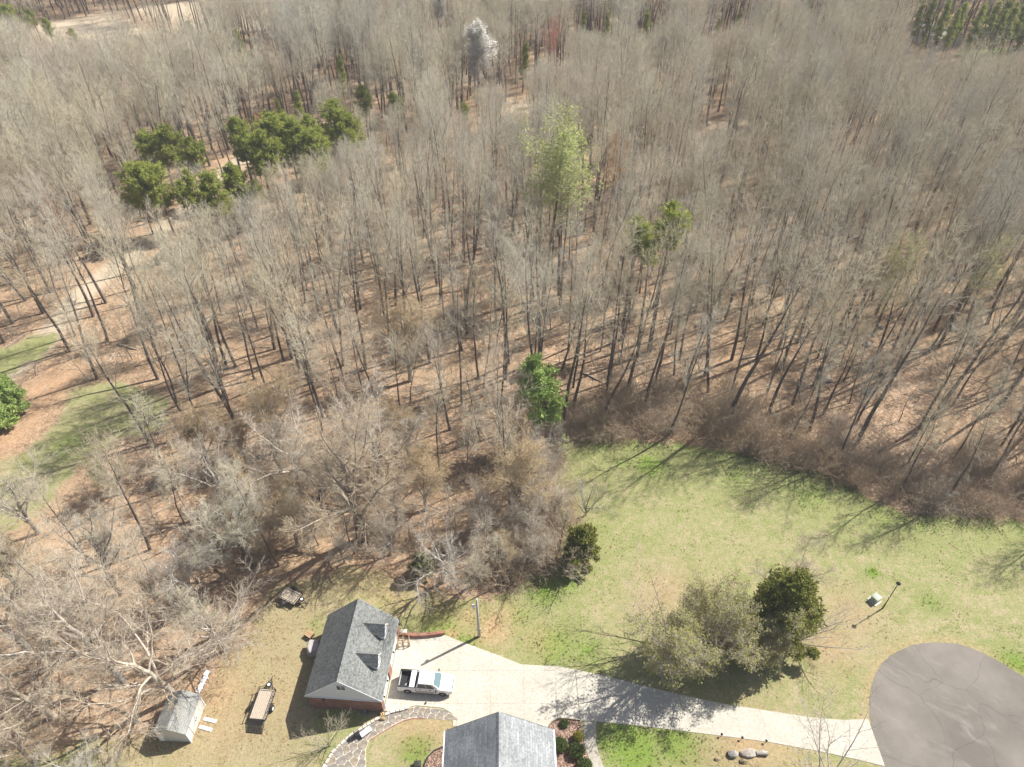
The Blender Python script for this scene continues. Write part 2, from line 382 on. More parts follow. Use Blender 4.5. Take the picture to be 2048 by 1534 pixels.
TRAILPX = [(-120, 830), (20, 742), (80, 690), (135, 628), (165, 588), (215, 545), (290, 490), (370, 425), (430, 370), (470, 326), (560, 290)]
TRAIL = GP(TRAILPX)
DRY = GP([(240, 1545), (590, 1545), (610, 1450), (650, 1200), (700, 1130), (520, 1120), (230, 1450)])
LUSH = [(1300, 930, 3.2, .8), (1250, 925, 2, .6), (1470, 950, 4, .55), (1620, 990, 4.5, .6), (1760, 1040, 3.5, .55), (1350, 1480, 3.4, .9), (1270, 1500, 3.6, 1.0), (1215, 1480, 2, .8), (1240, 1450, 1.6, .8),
        (830, 1500, 1.7, 1.1), (850, 1480, 1, .7), (2030, 1330, 2.4, .9), (1745, 1145, .8, 1.3), (1860, 1205, 1.6, .7), (960, 1240, 2, .5), (880, 1250, 3.2, .8), (1090, 1180, 3, .8), (1040, 1230, 2, .6), (1110, 1290, 3.4, .75),
        (930, 1285, 1.6, .9), (1170, 1300, 2.5, .7), (1140, 1165, 2, .8), (660, 1440, 2.3, .45), (630, 1250, 1.2, .5), (130, 890, 3, .6), (90, 905, 3, .4), (1200, 1060, 2.2, .5), (1600, 1320, 1.5, .3), (1690, 1350, 1.8, .45), (1450, 1400, 2, .35), (140, 1500, 3, .5)]
SOIL = [(985, 1255, 2.2, .9), (1000, 1235, 2.2, .6), (940, 1235, 2., .55), (880, 1215, 3, .5), (800, 1185, 3.2, .5), (740, 1165, 4, .35), (905, 1268, .9, .9), (1080, 1280, 2.2, .35), (1500, 1478, 2.6, .6), (1560, 1490, 2., .45), (820, 1450, 1.6, .5), (870, 1450, 1.4, .55),
        (900, 1470, 1.2, .6), (520, 1180, 1.3, .7), (560, 1390, 2.2, .25), (440, 1390, 2.4, .55), (440, 1450, 3, .3), (1660, 1290, 2.2, .4), (1700, 1230, 2.2, .35), (1690, 1210, 2, .3), (1330, 1180, 2.5, .3), (620, 1430, 1.2, .3), (770, 1150, 1.5, .4), (1735, 1460, 1.2, .6)]
def blobs(P, lst):
    o = np.zeros(len(P))
    for px, py, r, a in lst:
        g = G(px, py); o = np.maximum(o, a * np.exp(-((P[:, 0] - g.x) ** 2 + (P[:, 1] - g.y) ** 2) / (r * r)))
    return o
def pathdist(P, pts):
    d = np.full(len(P), 1e9)
    for a, b in zip(pts[:-1], pts[1:]):
        e = b - a; t = np.clip(((P - a) @ e) / (e @ e), 0, 1); d = np.minimum(d, np.hypot(*(P - a - t[:, None] * e).T))
    return d
sm = lambda x: np.clip(x, 0, 1)
def masks(P):
    grass = np.maximum.reduce([sm(.5 + sdist(P, LAWN) / 3.8), sm(.5 + sdist(P, FIELD) / 5), sm(.5 + sdist(P, YELLOW) / 5), sm(.5 + sdist(P, GREENFAR) / 6)])
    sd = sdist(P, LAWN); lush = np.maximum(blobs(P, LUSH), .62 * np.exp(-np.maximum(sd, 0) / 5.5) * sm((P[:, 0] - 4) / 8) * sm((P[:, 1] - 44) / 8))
    lush = np.maximum(lush, .35 * sm(.5 + sdist(P, GREENFAR) / 6)); lush = np.maximum(lush, .25 * sm(.5 + sdist(P, YELLOW) / 5))
    soil = np.maximum.reduce([blobs(P, SOIL), .38 * np.exp(-(sdist(P, GP(ROADPX)) / .75) ** 2), .7 * sm(.5 + sdist(P, STRAW) / 4), .85 * sm(.5 + sdist(P, TANBED) / 8)])
    sand = np.maximum.reduce([sm(.5 + sdist(P, s) / 6) for s in SANDS])
    sand = np.maximum(sand, 1.0 * sm((3.2 - pathdist(P, TRAIL)) / 1.6)); sand = np.maximum(sand, .3 * sm(.5 + sdist(P, TANBED) / 8))
    dry = np.maximum(sm(.5 + sdist(P, DRY) / 6) * .9, blobs(P, [(1700, 1240, 4, .6), (1660, 1290, 4, .8), (1330, 1190, 4, .6), (830, 1480, 3, .7), (1460, 1500, 6, .7), (1150, 980, 3, .4), (30, 900, 5, .4)]))
    return grass, lush, soil, sand, dry
def build_ground():
    xs = np.unique(np.concatenate([np.arange(-110, 110.1, .6), np.arange(114, 330, 5), -np.arange(114, 330, 5), [-3000, -1500, -700, 700, 1500, 3000]]))
    ys = np.unique(np.concatenate([np.arange(14, 112, .6), np.arange(112, 480, 3.5), [-1500, -500, -150, -50, -10, 700, 1500, 4000]]))
    X, Y = np.meshgrid(xs, ys); P = np.stack([X.ravel(), Y.ravel()], 1); nx, ny = len(xs), len(ys)
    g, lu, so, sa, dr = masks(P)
    i = (np.arange(ny - 1)[:, None] * nx + np.arange(nx - 1)[None]).ravel()
    F = np.stack([i, i + 1, i + 1 + nx, i + nx], 1)
    gf = g[F].mean(1); sf = sa[F].mean(1); cx = P[F].mean(1); fld = sdist(cx, np.array([(-400, 60), (-60, 60), (-60, 130), (-400, 130)])) > 0
    sel = [('forest_floor', (gf <= .5) & (sf <= .5)), ('lawn', (gf > .5) & ~fld & (cx[:, 1] < 130)), ('field', ((gf > .5) & (fld | (cx[:, 1] >= 130))) | ((gf <= .5) & (sf > .5) & (cx[:, 1] > 130))),
           ('dirt_track', (gf <= .5) & (sf > .5) & (cx[:, 1] <= 130))]
    for name, m in sel:
        Fs = F[m]; used, inv = np.unique(Fs, return_inverse=True); inv = inv.reshape(Fs.shape)
        me = bpy.data.meshes.new(name); V = np.concatenate([P[used], np.zeros((len(used), 1))], 1)
        fill(me, V, inv); me.materials.append(M['ground'])
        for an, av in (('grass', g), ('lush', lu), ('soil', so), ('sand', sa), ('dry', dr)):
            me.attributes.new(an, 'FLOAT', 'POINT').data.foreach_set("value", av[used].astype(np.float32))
        tag(link(name, me), kind='structure')
def fill(me, V, F, smooth=False):
    k = F.shape[1]; me.vertices.add(len(V)); me.vertices.foreach_set("co", np.ascontiguousarray(V, np.float32).ravel())
    me.loops.add(F.size); me.loops.foreach_set("vertex_index", np.ascontiguousarray(F, np.int32).ravel())
    me.polygons.add(len(F)); me.polygons.foreach_set("loop_start", np.arange(0, F.size, k, dtype=np.int32))
    if smooth: me.polygons.foreach_set("use_smooth", np.ones(len(F), bool))
    me.update(calc_edges=True)
build_ground()

# ------------------------------------------------------------------ paved surfaces
def resample0(P, n):
    d = np.concatenate([[0], np.cumsum(np.hypot(*np.diff(P, axis=0).T))]); t = np.linspace(0, d[-1], n)
    return np.stack([np.interp(t, d, P[:, 0]), np.interp(t, d, P[:, 1])], 1)
def sheet(name, px, mat, z, thick=.12, kind='structure', world=False):
    pts = [tuple(p) for p in (px if world else GP(px))]
    o = MB().poly(ccw(pts), z - thick, z).build(name, mat); tag(o, kind=kind); return o
_e = resample0(np.vstack([GP(ROADPX), GP(ROADPX[:1])]), 320); _e = _e + RNG.normal(0, .035, _e.shape)
sheet('road', _e[:-1], M['asphalt'], .02, world=True)
# driveway: pad in front of the garage plus the long ribbon, cast in slabs
drive = empty('driveway', (0, 0, 0)); tag(drive, kind='structure')
def slab(pts, z=.045):
    pts = ccw([tuple(p) for p in pts])
    if len(pts) < 3: return
    cx = sum(p[0] for p in pts) / len(pts); cy = sum(p[1] for p in pts) / len(pts)
    def ins(p):
        d = math.hypot(p[0] - cx, p[1] - cy); k = max(0, 1 - .010 / max(d, .05)); return (cx + (p[0] - cx) * k, cy + (p[1] - cy) * k)
    MB().poly([ins(p) for p in pts], z - .1, z).build('slab', M['drive'], drive)
PAD = [(-12.50, 41.0), (-13.02, 32.05)] + [tuple(p) for p in GP([(790, 1421), (832, 1411), (886, 1416), (905, 1428), (906, 1452), (1040, 1462), (1097, 1455), (1106, 1444), (1118, 1437), (1160, 1440.5), (1150, 1340), (1120, 1333), (1042, 1329), (1000, 1312),
                             (905, 1277), (889, 1270), (868, 1272), (848, 1274.5), (829, 1275.5), (812, 1274), (806, 1272)])]
PAD = ccw(PAD)
gx = [-14.5, -11.4, -8.0, -5.6, -2.2, 1.2, 4.6, 8.2]; gy = [26, 29.3, 32.9, 36.4, 39.8, 43]
for xa, xb in zip(gx[:-1], gx[1:]):
    for ya, yb in zip(gy[:-1], gy[1:]):
        q = clip(clip(clip(clip(PAD, (xa, 0), (-1, 0)), (xb, 0), (1, 0)), (0, ya), (0, -1)), (0, yb), (0, 1))
        if len(q) > 2: slab(q)
TOP = [(1150, 1339), (1180, 1345), (1250, 1362), (1350, 1387), (1401, 1398.5), (1476, 1412.5), (1578, 1428), (1660, 1440.5), (1736, 1438.5)]
BOT = [(1160, 1441.5), (1194, 1443), (1262, 1450), (1339, 1459), (1418, 1469), (1527, 1482.5), (1612, 1498), (1681, 1511.5), (1770, 1533)]
def resample(P, n):
    P = np.array(P); d = np.concatenate([[0], np.cumsum(np.hypot(*np.diff(P, axis=0).T))]); t = np.linspace(0, d[-1], n)
    return np.stack([np.interp(t, d, P[:, 0]), np.interp(t, d, P[:, 1])], 1)
tp, bp = resample(GP(TOP), 12), resample(GP(BOT), 12)
tp[0] += (.03, 0); bp[0] += (.03, 0)
for i in range(11): slab([tp[i], tp[i + 1], bp[i + 1], bp[i]])
tag(MB().poly(ccw([tuple(p) for p in GP([(1166, 1443.4), (1193, 1444.6), (1192, 1460), (1192, 1484), (1198, 1510), (1207, 1534), (1225, 1570), (1206, 1575), (1184, 1534), (1172, 1500), (1168, 1481)])]), -.06, .04).build('walkway', M['walk']), kind='structure')
BEDPX = [(1096, 1460), (1100, 1450), (1107, 1444.5), (1118, 1439), (1135, 1439.2), (1160, 1443), (1166, 1481), (1170, 1500), (1182, 1534), (1195, 1560), (1100, 1560), (1090, 1490)]
sheet('planting_bed', BEDPX, M['mulch'], .03)
sheet('gravel_bed', [(848, 1540), (850, 1528), (857, 1514), (870, 1502), (889, 1494), (900, 1520), (900, 1550)], M['mulch'], .025)
# steel edging strip round the bed, and the curved brick edge of the gravel bed
def strip(name, px, w, z0, z1, mat, label, cat, world=False):
    P = resample(np.array(px) if world else GP(px), 24); m = MB()
    T = np.gradient(P, axis=0); T /= np.hypot(*T.T)[:, None]; N = np.stack([-T[:, 1], T[:, 0]], 1) * w / 2
    for i in range(23):
        m.poly(ccw([tuple(P[i] - N[i]), tuple(P[i + 1] - N[i + 1]), tuple(P[i + 1] + N[i + 1]), tuple(P[i] + N[i])]), z0, z1)
    return tag(m.build(name, mat), label, cat)
strip('bed_edging', [(1097, 1457), (1100, 1449), (1107, 1443), (1118, 1437.6), (1135, 1438), (1160, 1441.6)], .07, 0, .13, M['wooddark'], 'thin dark rusty edging strip round the mulch bed by the driveway', 'edging')
strip('bed_edging', [(846, 1540), (849, 1528), (856, 1514), (869, 1501), (890, 1492.5)], .10, 0, .12, M['black'], 'curved black edging strip round the gravel bed left of the big grey roof', 'edging')

# ------------------------------------------------------------------ bare trees
class Twigs:
    """polylines grouped by (points, sides) and swept into one mesh with numpy"""
    def __init__(s): s.g = {}
    def add(s, pts, rads, sides, mi): s.g.setdefault((len(pts), sides, mi), []).append((pts, rads))
    def arrays(s, only=None):
        V, F, MI = [], [], []; base = 0
        for (n, k, mi), lst in s.g.items():
            if only is not None and mi not in only: continue
            P = np.array([a for a, _ in lst], float); Rr = np.array([b for _, b in lst], float); m = len(lst)
            T = np.empty_like(P); T[:, 1:-1] = P[:, 2:] - P[:, :-2]; T[:, 0] = P[:, 1] - P[:, 0]; T[:, -1] = P[:, -1] - P[:, -2]
            T /= np.linalg.norm(T, axis=2, keepdims=True) + 1e-9
            ref = np.where(np.abs(T[:, :1, 2:]) < .85, np.array([0, 0, 1.]), np.array([1., 0, 0])); U = np.cross(T, np.broadcast_to(ref, T.shape)); U /= np.linalg.norm(U, axis=2, keepdims=True) + 1e-9
            Wv = np.cross(T, U); a = np.arange(k) * 2 * np.pi / k
            Q = P[:, :, None] + Rr[:, :, None, None] * (U[:, :, None] * np.cos(a)[None, None, :, None] + Wv[:, :, None] * np.sin(a)[None, None, :, None])
            V.append(Q.reshape(-1, 3)); idx = np.arange(m * n * k).reshape(m, n, k)
            A = idx[:, :-1]; B = np.roll(A, -1, 2); C = np.roll(idx[:, 1:], -1, 2); D = idx[:, 1:]
            f = np.stack([A, B, C, D], -1).reshape(-1, 4) + base; F.append(f); MI.append(np.full(len(f), mi)); base += m * n * k
        return (np.concatenate(V), np.concatenate(F), np.concatenate(MI)) if V else None
def perp(d):
    u = d.cross(Vector((0, 0, 1)) if abs(d.z) < .9 else Vector((1, 0, 0))).normalized(); return u, d.cross(u)
def grow(tw, tips, rnd, p, d, L, r, lvl, cfg, r_end=None):
    """one branch and everything that grows from it"""
    c = cfg[lvl]; n = c['n']; pts = [tuple(p)]; rad = [r]; q = Vector(p); dd = Vector(d)
    re = r * c.get('end', .35) if r_end is None else r_end; step = L / n; dirs = [Vector(d)]
    for i in range(n):
        dd = (dd + Vector((rnd.gauss(0, 1), rnd.gauss(0, 1), rnd.gauss(0, 1))) * c['wob'] + Vector((0, 0, c['up']))).normalized()
        q = q + dd * step; pts.append(tuple(q)); rad.append(r + (re - r) * (i + 1) / n); dirs.append(dd.copy())
    tw.add(pts, rad, c['sides'], c['mi'])
    if lvl + 1 >= len(cfg): tips.append((q, dd)); return
    k = c['kids']; k = max(1, int(k * rnd.uniform(.8, 1.2)))
    ph = rnd.uniform(0, 6.28)
    for j in range(k):
        t = c['t0'] + (1 - c['t0']) * ((j + rnd.random()) / k); t = min(t, .999); x = t * n; i = int(x); f = x - i
        a, b = Vector(pts[i]), Vector(pts[i + 1]); pos = a.lerp(b, f); base = dirs[min(i + 1, n)]
        u, w = perp(base); ph += 2.4 + rnd.uniform(-.5, .5); ang = R(c['ang'] * rnd.uniform(.7, 1.25)) * (1 - c.get('taper_ang', 0) * t)
        nd = base * math.cos(ang) + (u * math.cos(ph) + w * math.sin(ph)) * math.sin(ang)
        if c.get('flat'): nd.z *= c['flat']
        ll = L * c['ratio'] * rnd.uniform(.65, 1.25) * (1 - c.get('shrink', .45) * t)
        rr = (rad[i] + (rad[i + 1] - rad[i]) * f) * c.get('rr', .5)
        grow(tw, tips, rnd, pos, nd.normalized(), ll, max(rr, c.get('rmin', .006)), lvl + 1, cfg)
    if c.get('leader', True): grow(tw, tips, rnd, q, dd, L * c['ratio'] * .6, re, lvl + 1, cfg)

def leaf_quads(tips, rnd, per, size, spread, elong=1.0):
    V = []; F = []
    for q, d in tips:
        for _ in range(per if per >= 1 else (1 if rnd.random() < per else 0)):
            c = q + Vector((rnd.gauss(0, spread), rnd.gauss(0, spread), rnd.gauss(0, spread)))
            a = Vector((rnd.gauss(0, 1), rnd.gauss(0, 1), rnd.gauss(0, 1))).normalized(); b, _w = perp(a); s_ = size * rnd.uniform(.6, 1.3)
            k = len(V); V += [c - a * s_ * elong - b * s_ * .1, c + b * s_ * .6, c + a * s_ * elong, c - b * s_ * .6]; F.append((k, k + 1, k + 2, k + 3))
    return np.array([tuple(v) for v in V]), np.array(F)

def mesh_of(name, parts, mats):
    """parts: list of (V, F quads, MI)"""
    V = np.concatenate([p[0] for p in parts]); off = np.cumsum([0] + [len(p[0]) for p in parts[:-1]])
    F = np.concatenate([p[1] + o for p, o in zip(parts, off)]); MI = np.concatenate([p[2] for p in parts])
    me = bpy.data.meshes.new(name); fill(me, V, F, True)
    for m in mats: me.materials.append(m)
    me.polygons.foreach_set("material_index", MI.astype(np.int32)); me.update(); return me

def tree_proto(seed, H, r0, style, mats, leaf=None):
    """returns dict(trunk mesh, crown mesh, leaves mesh, joined mesh). mats = (trunk, limb, twig[, leaf])"""
    rnd = random.Random(seed); tw = Twigs(); tips = []
    if style == 'forest':      # tall, clear trunk, upswept feathery crown
        cfg = [dict(n=9, wob=.035, up=.02, sides=7, mi=0, kids=14, t0=.50, ang=58, ratio=.40, shrink=.40, taper_ang=.5, rr=.42, end=.16, leader=True),
               dict(n=5, wob=.10, up=.12, sides=5, mi=1, kids=8, t0=.20, ang=42, ratio=.46, shrink=.35, rr=.55, end=.3, rmin=.020),
               dict(n=3, wob=.12, up=.08, sides=3, mi=2, kids=7, t0=.10, ang=40, ratio=.58, shrink=.30, rr=.6, end=.45, rmin=.012),
               dict(n=2, wob=.14, up=.06, sides=3, mi=2, kids=4, t0=.10, ang=36, ratio=.66, shrink=.3, rr=.72, end=.5, rmin=.0085),
               dict(n=1, wob=.10, up=.05, sides=3, mi=2, end=.4)]
    elif style == 'open':      # the same habit with a thin, see-through crown on a long clear trunk
        cfg = [dict(n=9, wob=.035, up=.02, sides=7, mi=0, kids=12, t0=.54, ang=56, ratio=.38, shrink=.40, taper_ang=.5, rr=.42, end=.16, leader=True),
               dict(n=5, wob=.11, up=.12, sides=5, mi=1, kids=7, t0=.20, ang=42, ratio=.46, shrink=.35, rr=.55, end=.3, rmin=.022),
               dict(n=3, wob=.13, up=.08, sides=3, mi=2, kids=5, t0=.12, ang=40, ratio=.58, shrink=.30, rr=.6, end=.45, rmin=.014),
               dict(n=2, wob=.14, up=.06, sides=3, mi=2, kids=3, t0=.15, ang=36, ratio=.66, shrink=.3, rr=.72, end=.5, rmin=.0095),
               dict(n=1, wob=.10, up=.05, sides=3, mi=2, end=.4)]
    elif style == 'slim':      # pole-like younger tree
        cfg = [dict(n=8, wob=.05, up=.02, sides=6, mi=0, kids=13, t0=.45, ang=44, ratio=.32, shrink=.45, taper_ang=.3, rr=.42, end=.18),
               dict(n=4, wob=.10, up=.12, sides=4, mi=1, kids=7, t0=.2, ang=40, ratio=.50, shrink=.35, rr=.55, end=.35, rmin=.018),
               dict(n=2, wob=.12, up=.07, sides=3, mi=2, kids=7, t0=.12, ang=38, ratio=.60, shrink=.3, rr=.6, end=.45, rmin=.011),
               dict(n=2, wob=.14, up=.05, sides=3, mi=2, kids=3, t0=.10, ang=36, ratio=.66, shrink=.3, rr=.72, end=.5, rmin=.0085),
               dict(n=1, wob=.10, up=.05, sides=3, mi=2, end=.4)]
    elif style == 'spread':    # broad, forked low, long whippy branches
        cfg = [dict(n=4, wob=.05, up=.03, sides=8, mi=0, kids=6, t0=.30, ang=52, ratio=1.30, shrink=.2, taper_ang=.4, rr=.60, end=.62),
               dict(n=7, wob=.12, up=.05, sides=6, mi=1, kids=10, t0=.18, ang=46, ratio=.46, shrink=.40, rr=.52, end=.20, rmin=.03),
               dict(n=4, wob=.14, up=.04, sides=4, mi=1, kids=9, t0=.12, ang=40, ratio=.52, shrink=.32, rr=.52, end=.3, rmin=.015),
               dict(n=3, wob=.14, up=.03, sides=3, mi=2, kids=7, t0=.10, ang=36, ratio=.62, shrink=.3, rr=.62, end=.45, rmin=.010),
               dict(n=2, wob=.14, up=.02, sides=3, mi=2, kids=2, t0=.2, ang=34, ratio=.75, end=.5, rr=.8, rmin=.008, leader=False),
               dict(n=1, wob=.10, up=.02, sides=3, mi=2, end=.5)]
    elif style == 'sprawl':    # low hub with long sprawling, drooping limbs
        cfg = [dict(n=3, wob=.05, up=.03, sides=8, mi=0, kids=8, t0=.45, ang=70, ratio=1.75, shrink=.15, taper_ang=.5, rr=.56, end=.62),
               dict(n=8, wob=.15, up=.03, sides=6, mi=1, kids=11, t0=.15, ang=46, ratio=.42, shrink=.40, rr=.52, end=.18, rmin=.03),
               dict(n=5, wob=.17, up=.0, sides=4, mi=1, kids=9, t0=.12, ang=42, ratio=.50, shrink=.32, rr=.52, end=.3, rmin=.016),
               dict(n=3, wob=.16, up=-.02, sides=3, mi=2, kids=6, t0=.10, ang=38, ratio=.60, shrink=.3, rr=.62, end=.45, rmin=.011),
               dict(n=1, wob=.12, up=-.02, sides=3, mi=2, end=.5)]
    elif style == 'vase':      # small multi-stemmed ornamental
        cfg = [dict(n=2, wob=.05, up=.03, sides=6, mi=0, kids=8, t0=.15, ang=36, ratio=3.4, shrink=.2, rr=.6, end=.6),
               dict(n=5, wob=.10, up=.05, sides=5, mi=1, kids=8, t0=.3, ang=36, ratio=.40, shrink=.4, rr=.6, end=.25, rmin=.014),
               dict(n=3, wob=.14, up=.04, sides=3, mi=2, kids=6, t0=.2, ang=38, ratio=.5, shrink=.3, rr=.65, end=.4, rmin=.010),
               dict(n=2, wob=.16, up=.03, sides=3, mi=2, kids=2, t0=.3, ang=38, ratio=.6, end=.5, rmin=.008), dict(n=1, wob=.1, up=.02, sides=3, mi=2, end=.5)]
    elif style == 'sapling':
        cfg = [dict(n=5, wob=.08, up=.02, sides=4, mi=0, kids=9, t0=.25, ang=42, ratio=.36, shrink=.45, rr=.5, end=.2),
               dict(n=3, wob=.14, up=.08, sides=3, mi=2, kids=6, t0=.15, ang=42, ratio=.5, shrink=.35, rr=.6, end=.4, rmin=.011),
               dict(n=2, wob=.18, up=.05, sides=3, mi=2, kids=4, t0=.2, ang=44, ratio=.6, shrink=.3, rr=.7, end=.5, rmin=.009), dict(n=1, wob=.12, up=.04, sides=3, mi=2, end=.5)]
    L = {'forest': H * .86, 'open': H * .87, 'slim': H * .88, 'spread': H * .40, 'sprawl': H * .34, 'vase': H * .22, 'sapling': H * .85}[style]
    grow(tw, tips, rnd, Vector((0, 0, -.15)), Vector((rnd.gauss(0, .03), rnd.gauss(0, .03), 1)).normalized(), L, r0, 0, cfg)
    tr = tw.arrays({0}); a1 = tw.arrays({1, 2})
    # root flare
    out = dict(trunk=mesh_of('trunk', [tr], mats[:1]))
    out['crown'] = mesh_of('crown', [(a1[0], a1[1], np.maximum(a1[2] - 1, 0))], [mats[1], mats[2]])
    parts = [tr, a1]; ml = list(mats[:3])
    if leaf:
        lv, lf = leaf_quads(tips, rnd, *leaf[1:]); out['leaves'] = mesh_of('leaves', [(lv, lf, np.zeros(len(lf)))], [leaf[0]])
        parts.append((lv, lf, np.full(len(lf), 3))); ml.append(leaf[0])
    out['joined'] = mesh_of('woodland_tree', parts, ml); out['tris'] = sum(len(p[1]) for p in parts) * 2; return out

# ------------------------------------------------------------------ evergreen trees
def needle_tufts(centres, rnd, blades, length, width, up=.3):
    V = []; F = []
    for c, sc in centres:
        for _ in range(blades):
            d = Vector((rnd.gauss(0, 1), rnd.gauss(0, 1), rnd.gauss(up, .8))).normalized(); b, _w = perp(d); b = b * math.cos(rnd.random() * 6.28) + _w * math.sin(rnd.random() * 6.28)
            l = length * sc * rnd.uniform(.7, 1.2); w = width * sc; k = len(V)
            V += [c - b * w * .4, c + b * w * .4, c + d * l + b * w * .5, c + d * l - b * w * .5]; F.append((k, k + 1, k + 2, k + 3))
    return np.array([tuple(v) for v in V]), np.array(F)
def pine_proto(seed, H, crown_from, crown_r, needle, narrow=1.0, tuft=(9, .55, .10), whorls=16, droop=0.):
    rnd = random.Random(seed); tw = Twigs(); cen = []
    bend = Vector((rnd.gauss(0, .03), rnd.gauss(0, .03), 1)).normalized(); pts = []; q = Vector((0, 0, -.1))
    for i in range(9): pts.append(tuple(q)); q = q + (bend + Vector((rnd.gauss(0, .025), rnd.gauss(0, .025), 0))) * H / 8.2
    rr = [.02 + (.014 * H) * (1 - i / 8.6) for i in range(9)]; tw.add(pts, rr, 7, 0)
    for w in range(whorls):
        t = crown_from + (1 - crown_from) * (w + rnd.random() * .7) / whorls; x = min(t * 8, 7.99); i = int(x); base = Vector(pts[i]).lerp(Vector(pts[i + 1]), x - i)
        rel = (t - crown_from) / (1 - crown_from); Rl = crown_r * narrow * (math.sin(math.pi * (.18 + .80 * rel)) ** .8) * rnd.uniform(.7, 1.15)
        for b in range(rnd.randint(3, 5)):
            a = rnd.uniform(0, 6.28); up = rnd.uniform(.05, .45) + .5 * rel - droop; d = Vector((math.cos(a), math.sin(a), up)).normalized()
            bp_ = [base]; n = 4
            for k in range(n): d = (d + Vector((rnd.gauss(0, .1), rnd.gauss(0, .1), .06))).normalized(); bp_.append(bp_[-1] + d * Rl / n)
            tw.add([tuple(v) for v in bp_], [.055, .045, .034, .024, .012], 3, 0)
            for k in range(max(5, int(Rl * 5))):
                f = rnd.uniform(.3, 1.0) * n; j = min(int(f), n - 1); c = bp_[j].lerp(bp_[j + 1], f - j) + Vector((rnd.gauss(0, .3), rnd.gauss(0, .3), rnd.gauss(.1, .22))) * (Rl * .28 + .2)
                cen.append((c, rnd.uniform(.7, 1.25)))
    tr = tw.arrays({0}); nv, nf = needle_tufts(cen, rnd, *tuft)
    out = dict(trunk=mesh_of('trunk', [tr], [M['bark']]), crown=mesh_of('crown', [(nv, nf, np.zeros(len(nf)))], [needle]))
    out['joined'] = mesh_of('woodland_pine', [tr, (nv, nf, np.ones(len(nf)))], [M['bark'], needle]); out['tris'] = 2 * (len(tr[1]) + len(nf)); return out
def mass_proto(seed, H, rad, mat, n=2600, shape=1.0, tuft=(7, .34, .10), stems=3):
    """dense evergreen: clumped foliage over the whole height"""
    rnd = random.Random(seed); tw = Twigs(); cen = []
    lobes = []
    for k in range(78):
        z = rnd.uniform(.14, 1.0) * H; rr = rad * (1 - (z / H) ** 1.7) ** .6 * shape; a = rnd.uniform(0, 6.28); r_ = rr * rnd.uniform(.3, .88 + .32 * z / H)
        lobes.append((Vector((math.cos(a) * r_, math.sin(a) * r_, z)), rad * rnd.uniform(.09, .27)))
    for k in range(n):
        c, rr = rnd.choice(lobes); d = Vector((rnd.gauss(0, 1), rnd.gauss(0, 1), rnd.gauss(0, 1))).normalized(); p_ = c + d * rr * rnd.uniform(.55, 1.3)
        if p_.z > .05: cen.append((p_, rnd.uniform(.7, 1.3)))
    for s_ in range(stems):
        a = s_ * 2.1; tw.add([(.1 * math.cos(a), .1 * math.sin(a), -.1), (.4 * math.cos(a), .4 * math.sin(a), H * .45), (.5 * math.cos(a), .5 * math.sin(a), H * .85)], [.14, .09, .03], 5, 0)
    for c, rr in lobes: tw.add([(0, 0, max(.2, c.z * .7)), tuple(c * .6 + Vector((0, 0, c.z * .33))), tuple(c)], [.05, .035, .015], 3, 0)
    tr = tw.arrays({0}); nv, nf = needle_tufts(cen, rnd, *tuft)
    return dict(trunk=mesh_of('trunk', [tr], [M['bark']]), crown=mesh_of('crown', [(nv, nf, np.zeros(len(nf)))], [mat]), tris=2 * (len(tr[1]) + len(nf)))
def thicket_proto(seed, H, rad, mats, stems=26):
    """tangle of arching brambles and vines"""
    rnd = random.Random(seed); tw = Twigs(); tips = []
    cfg = [dict(n=5, wob=.18, up=-.05, sides=3, mi=1, kids=7, t0=.2, ang=48, ratio=.42, shrink=.3, rr=.6, end=.4, rmin=.011),
           dict(n=3, wob=.25, up=-.02, sides=3, mi=2, kids=5, t0=.15, ang=50, ratio=.55, shrink=.3, rr=.7, end=.5, rmin=.009), dict(n=2, wob=.2, up=0, sides=3, mi=2, end=.5)]
    for k in range(stems):
        a = rnd.uniform(0, 6.28); r_ = rad * rnd.random() ** .6 * .6; grow(tw, tips, rnd, Vector((math.cos(a) * r_, math.sin(a) * r_, -.05)), Vector((rnd.gauss(0, .5), rnd.gauss(0, .5), 1)).normalized(), H * rnd.uniform(.7, 1.3), .022, 0, cfg)
    a1 = tw.arrays(); return mesh_of('brush', [(a1[0], a1[1], np.maximum(a1[2] - 1, 0))], mats[1:])

mb, mp = (M['bark'], M['limb'], M['twig']), (M['limb'], M['pale'], M['paletwig'])
FOREST = [tree_proto(11 + i, h, r, 'forest', mb) for i, (h, r) in enumerate(((26, .34), (24, .30), (27, .36), (23, .27), (25, .31)))]
OPEN = [tree_proto(141 + i, h, r, 'open', (M['bark'], M['bark'] if i % 2 else M['limb'], M['twig'])) for i, (h, r) in enumerate(((26, .30), (24, .26), (27, .33), (23, .24)))]
SLIM = [tree_proto(31 + i, h, r, 'slim', mb) for i, (h, r) in enumerate(((20, .17), (22, .19), (18, .15)))]
TANF = [tree_proto(41, 23, .28, 'forest', (M['bark'], M['limb'], M['paletwig']))]
SPREAD = [tree_proto(51, 20, .42, 'spread', (M['bark'], M['limb'], M['twig'])), tree_proto(52, 20, .42, 'spread', mp), tree_proto(53, 20, .34, 'spread', (M['limb'], M['limb'], M['paletwig']))]
SAP = [tree_proto(61 + i, h, .05, 'sapling', mm) for i, (h, mm) in enumerate(((5, (M['limb'], M['limb'], M['brush'])), (6.5, (M['limb'], M['limb'], M['twig'])), (4, (M['limb'], M['limb'], M['brush']))))]
BUDDED = [tree_proto(71, 20, .40, 'spread', (M['limb'], M['pale'], M['tantwig']), (M['budtan'], 1, .08, .14)), tree_proto(72, 14, .26, 'spread', (M['limb'], M['pale'], M['twig']), (M['bud'], .55, .10, .2))]
